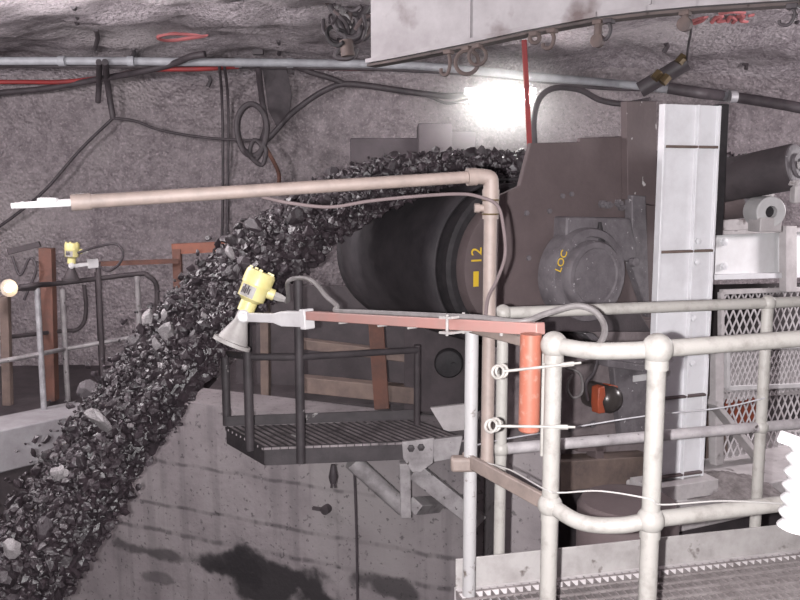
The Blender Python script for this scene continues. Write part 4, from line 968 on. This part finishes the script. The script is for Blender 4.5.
service('red_hose', [(-230,91.0),(-40,83),(20,82),(60,82),(100,78),(150,70),(200,69),(255,66),(330,68),(440,70)], .022, M_redh, 'red hose sagging below the service pipe on the rock wall', 'hose', off=.02)
service('dark_hose', [(-230,107.0),(-40,99),(0,93),(50,88),(100,79),(140,72),(172,64),(190,57),(205,54)], .03, M_dcab, 'thick dark hose rising up to the pale service pipe', 'hose', off=.1)
service('drop_cable', [(105,62),(107,80),(110,100),(113,118)], .03, M_dcab, 'short dark thick cable drop at the fork of the thin wall cables', 'cable', off=.12)
service('dark_strip', [(99,62),(99,82),(98,102)], .028, M_dcab, 'short dark strip hanging beside the cable drop', 'strip', off=.1)
service('slack_cable', [(113,118),(80,150),(45,190),(10,219),(-30,245)], .016, M_dcab, 'thin cable slanting down the wall behind the boom tip', 'cable', off=.12)
service('wall_cable', [(113,118),(135,121),(160,130),(200,137),(240,140),(262,140)], .014, M_dcab, 'thin cable crossing the rock wall to the coiled hose', 'cable', off=.12)
service('twin_cable', [(219,63),(222,100),(223,170),(222,235),(220,270)], .014, M_dcab, 'vertical wall cable, the one of the close pair on the sensor mast side', 'cable')
service('twin_cable', [(224,63),(228,100),(228,170),(227,235),(225,270)], .014, M_dcab, 'vertical wall cable, the one of the close pair on the coiled hose side', 'cable')
mb = MB(); c = P(252,130,wd_(252)-.15); 
path = [c+V((.14*math.cos(a)*(1+.04*math.sin(3*a)), .02*math.sin(a*.5), .24*math.sin(a))) for a in [2*PI*i/36 for i in range(73)]]
mb.tube(path, .028, 10); mb.tube(smooth_path([P(x,y,wd_(x)-.18) for x,y in ((245,150),(255,160),(262,148),(254,140),(250,155),(262,165),(266,150),(260,142))],5), .022, 10); o = obj('coiled_hose', mb, M_dcab); tag(o, 'dark coiled hose hanging on the rock wall', 'hose')
service('feed_cable', [(258,66),(262,100),(266,125),(262,142),(272,135),(290,115),(312,98),(330,88),(345,84),(370,86),(410,92),(445,96),(470,95)], .03, M_dcab, 'thick dark cable curving from the coiled hose toward the lamp', 'cable', off=.14)
service('lamp_cable', [(410,92),(430,97),(446,103),(462,101),(472,96)], .014, M_dcab, 'thin slack cable sagging into the lamp', 'cable', off=.16)
service('stay_cable', [(290,64),(310,72),(330,78),(345,84)], .028, M_dcab, 'short dark cable joining the service pipe to the feed cable', 'cable', off=.1)
service('rusty_cable', [(262,142),(270,155),(279,175),(276,195)], .02, M_rust, 'rusty cable tail hanging below the coiled hose', 'cable', off=.14)
mb = MB(); pl = [rock(x,y,.14) for x,y in ((262,66),(286,66),(292,95),(288,120),(276,126),(268,110))]; mb.prism(pl, V((0,.03,0))); o = obj('dark_flap', mb, M_dcab); tag(o, 'dark hanging flap on the rock wall above the coiled hose', 'flap')
mb = MB(); mb.box(P(254,45,wd_(254)-.1), .22, .03, .025); mb.box(P(258,40,wd_(258)-.1), .03, .03, .28); mb.box(P(258,52,wd_(258)-.12), .1, .05, .05); o = obj('pipe_bracket', mb, M_dcab, bevel=.004); tag(o, 'dark cross-shaped pipe bracket bolted to the rock', 'bracket')
# rock bolts
for k, (x, y, x2, y2, lab) in enumerate(((73,6,77,23,'bent dark rock bolt high in the roof corner'),(96,29,95,49,'straight dark rock bolt above the service pipe'),(133,48,131,60,'short rock bolt beside the pipe coupling'),(209,76,208,87,'small dark bolt on the pale wall under the red hose'),(795,14,797,22,'stubby bolt in the rock at the picture edge beyond the red writing'),(278,40,279,54,'thin bolt above the dark flap'),(666,43,664,52,'bent bolt in the rock under the red writing'),(743,63,746,69,'small bolt in the rock above the thick hose'))):
    a = rock(x, y, .0); b_ = rock(x2, y2, .1); mb = MB(); mb.tube([a, (a+b_)/2+V((.02,0,.01)), b_], .02, 10); o = obj('rock_bolt', mb, M_dcab); tag(o, lab, 'bolt')
# tangled bundle by the beam end
tb_ = thing('hanging_bundle', P(350,52,5.9), 'tangled dark bundle of chains and hoses hanging beside the beam end', 'bundle')
for k, pts in enumerate(([(328,-6),(330,6),(336,16),(342,28),(347,40),(349,50)], [(372,-6),(366,8),(358,20),(352,32),(347,42)], [(345,-6),(350,10),(360,16),(372,20),(370,32),(362,38),(358,26),(364,14),(376,6)], [(336,10),(334,22),(342,34),(352,38),(360,32),(356,18)], [(340,48),(336,56),(344,58),(352,56),(356,48)])):
    mb = MB(); mb.tube(smooth_path([P(x,y,5.85+.05*(k%3)) for x,y in pts],6), .022, 10); obj('hose_loop', mb, M_dcab, tb_)
for k in range(11):
    cx_, cy_ = 350+random.uniform(-16, 20), 16+random.uniform(-16, 26); r1, r2 = random.uniform(6, 15), random.uniform(8, 20); a0 = random.uniform(0, 6); ti = random.uniform(-.6, .6)
    mb = MB(); mb.tube(smooth_path([P(cx_+r1*math.cos(a0+j*.8)*math.cos(ti)-r2*math.sin(a0+j*.8)*math.sin(ti), cy_+r2*math.sin(a0+j*.8)*math.cos(ti), 5.8+.03*j) for j in range(7)],5), random.uniform(.008, .016), 8); obj('hose_loop', mb, (M_dcab, M_dcab, M_brown, M_black)[k % 4], tb_)
for k in range(7):
    c = P(335+k*2.2, -4+k*6, 5.9); mb = MB(); mb.ring(c, V((1,.3,0)) if k % 2 else V((0,1,.2)), .035, .011, 16, 6); obj('chain_link', mb, M_brace, tb_)
mb = MB(); mb.tube([P(346,40,5.85), P(348,56,5.85)], .045, 12); obj('shackle', mb, M_clamp, tb_)
# hose coupling above the column
t = thing('hose_coupling', P(665,78,5.6), 'dark slanted hose coupling with brass nuts above the white column', 'coupling')
mb = MB(); mb.tube([P(640,90,5.6), P(687,62,5.5)], .05, 18); obj('barrel', mb, M_dcab, t)
for (x,y) in ((681,60),(665,80),(657,76)): mb = MB(); mb.tube([P(x-3,y+3,5.47), P(x+3,y-4,5.47)], .03, 6); obj('brass_nut', mb, M_brass, t)
wire('sling', [P(687,62,5.5), P(688,48,5.3), P(691,30,5.0), bpt(688)+V((0,0,-.05))], .008, M_dcab, 'thin dark sling holding the slanted coupling to the beam', 'sling')
# red sprayed writing on the rock
mk = []
def stroke(pts): mb_ = MB(); mb_.tube(smooth_path([rock(x,y,.006) for x,y in pts],4), .018, 6); return mb_
sw = thing('sprayed_writing', rock(720,16), 'faded red sprayed writing on the rock under the roof beam', 'writing')
for pts in ([(690,22),(700,17),(706,16),(702,20),(694,23)], [(712,22),(716,17),(722,16),(718,21),(726,20)], [(728,21),(731,16),(736,19),(733,22)], [(738,16),(744,15),(741,20),(747,21)], [(748,15),(754,14)], [(720,13),(732,11),(744,12)]):
    obj('stroke', stroke(pts), M_paint, sw)
o = obj('sprayed_ring', stroke([(158,36),(170,33.5),(190,34),(207,34.5),(195,37),(172,40),(160,39),(158,36)]), M_paint); tag(o, 'faint red sprayed oval on the rock above the service pipe', 'paint mark')

# ------------------------------------------------------------------ light
def light(name, kind, loc, power, color=(1,1,1), size=.1, rot=None, sy=None):
    ld = bpy.data.lights.new(name, kind); ld.energy = power; ld.color = color
    if kind == 'AREA':
        ld.size = size
        if sy: ld.shape = 'RECTANGLE'; ld.size_y = sy
    else: ld.shadow_soft_size = size
    lo_ = bpy.data.objects.new(name, ld); COL.objects.link(lo_); lo_.location = loc
    if rot: lo_.rotation_euler = rot
    return lo_
light('camera_flash', 'POINT', (-.068, .03, 1.437), 850, (1, .985, .99), .012)
# unseen fill lights, added to brighten the back wall, ceiling and conveyor
light('fill_light_west', 'POINT', (-4.6, 5.0, 2.2), 260, (1, .95, .97), .25)
light('fill_light_east', 'POINT', (4.4, 5.6, 1.6), 260, (1, .95, .97), .25)
light('fill_light_mid', 'POINT', (-2.3, 4.9, 2.3), 175, (1, .96, .97), .15)
light('fill_light_rear', 'POINT', (-2.2, -1.4, .5), 20, (1, .95, .97), .3)
w = bpy.data.worlds.new('world'); S.world = w; w.use_nodes = True
w.node_tree.nodes['Background'].inputs[0].default_value = (.50, .46, .49, 1); w.node_tree.nodes['Background'].inputs[1].default_value = .085

S.view_settings.view_transform = 'Standard'; S.view_settings.look = 'None'; S.view_settings.gamma = 1; S.view_settings.use_curve_mapping = False
S.view_settings.exposure = 0
S.cycles.use_denoising = True; S.cycles.max_bounces = 6; S.cycles.diffuse_bounces = 1; S.cycles.sample_clamp_indirect = 4
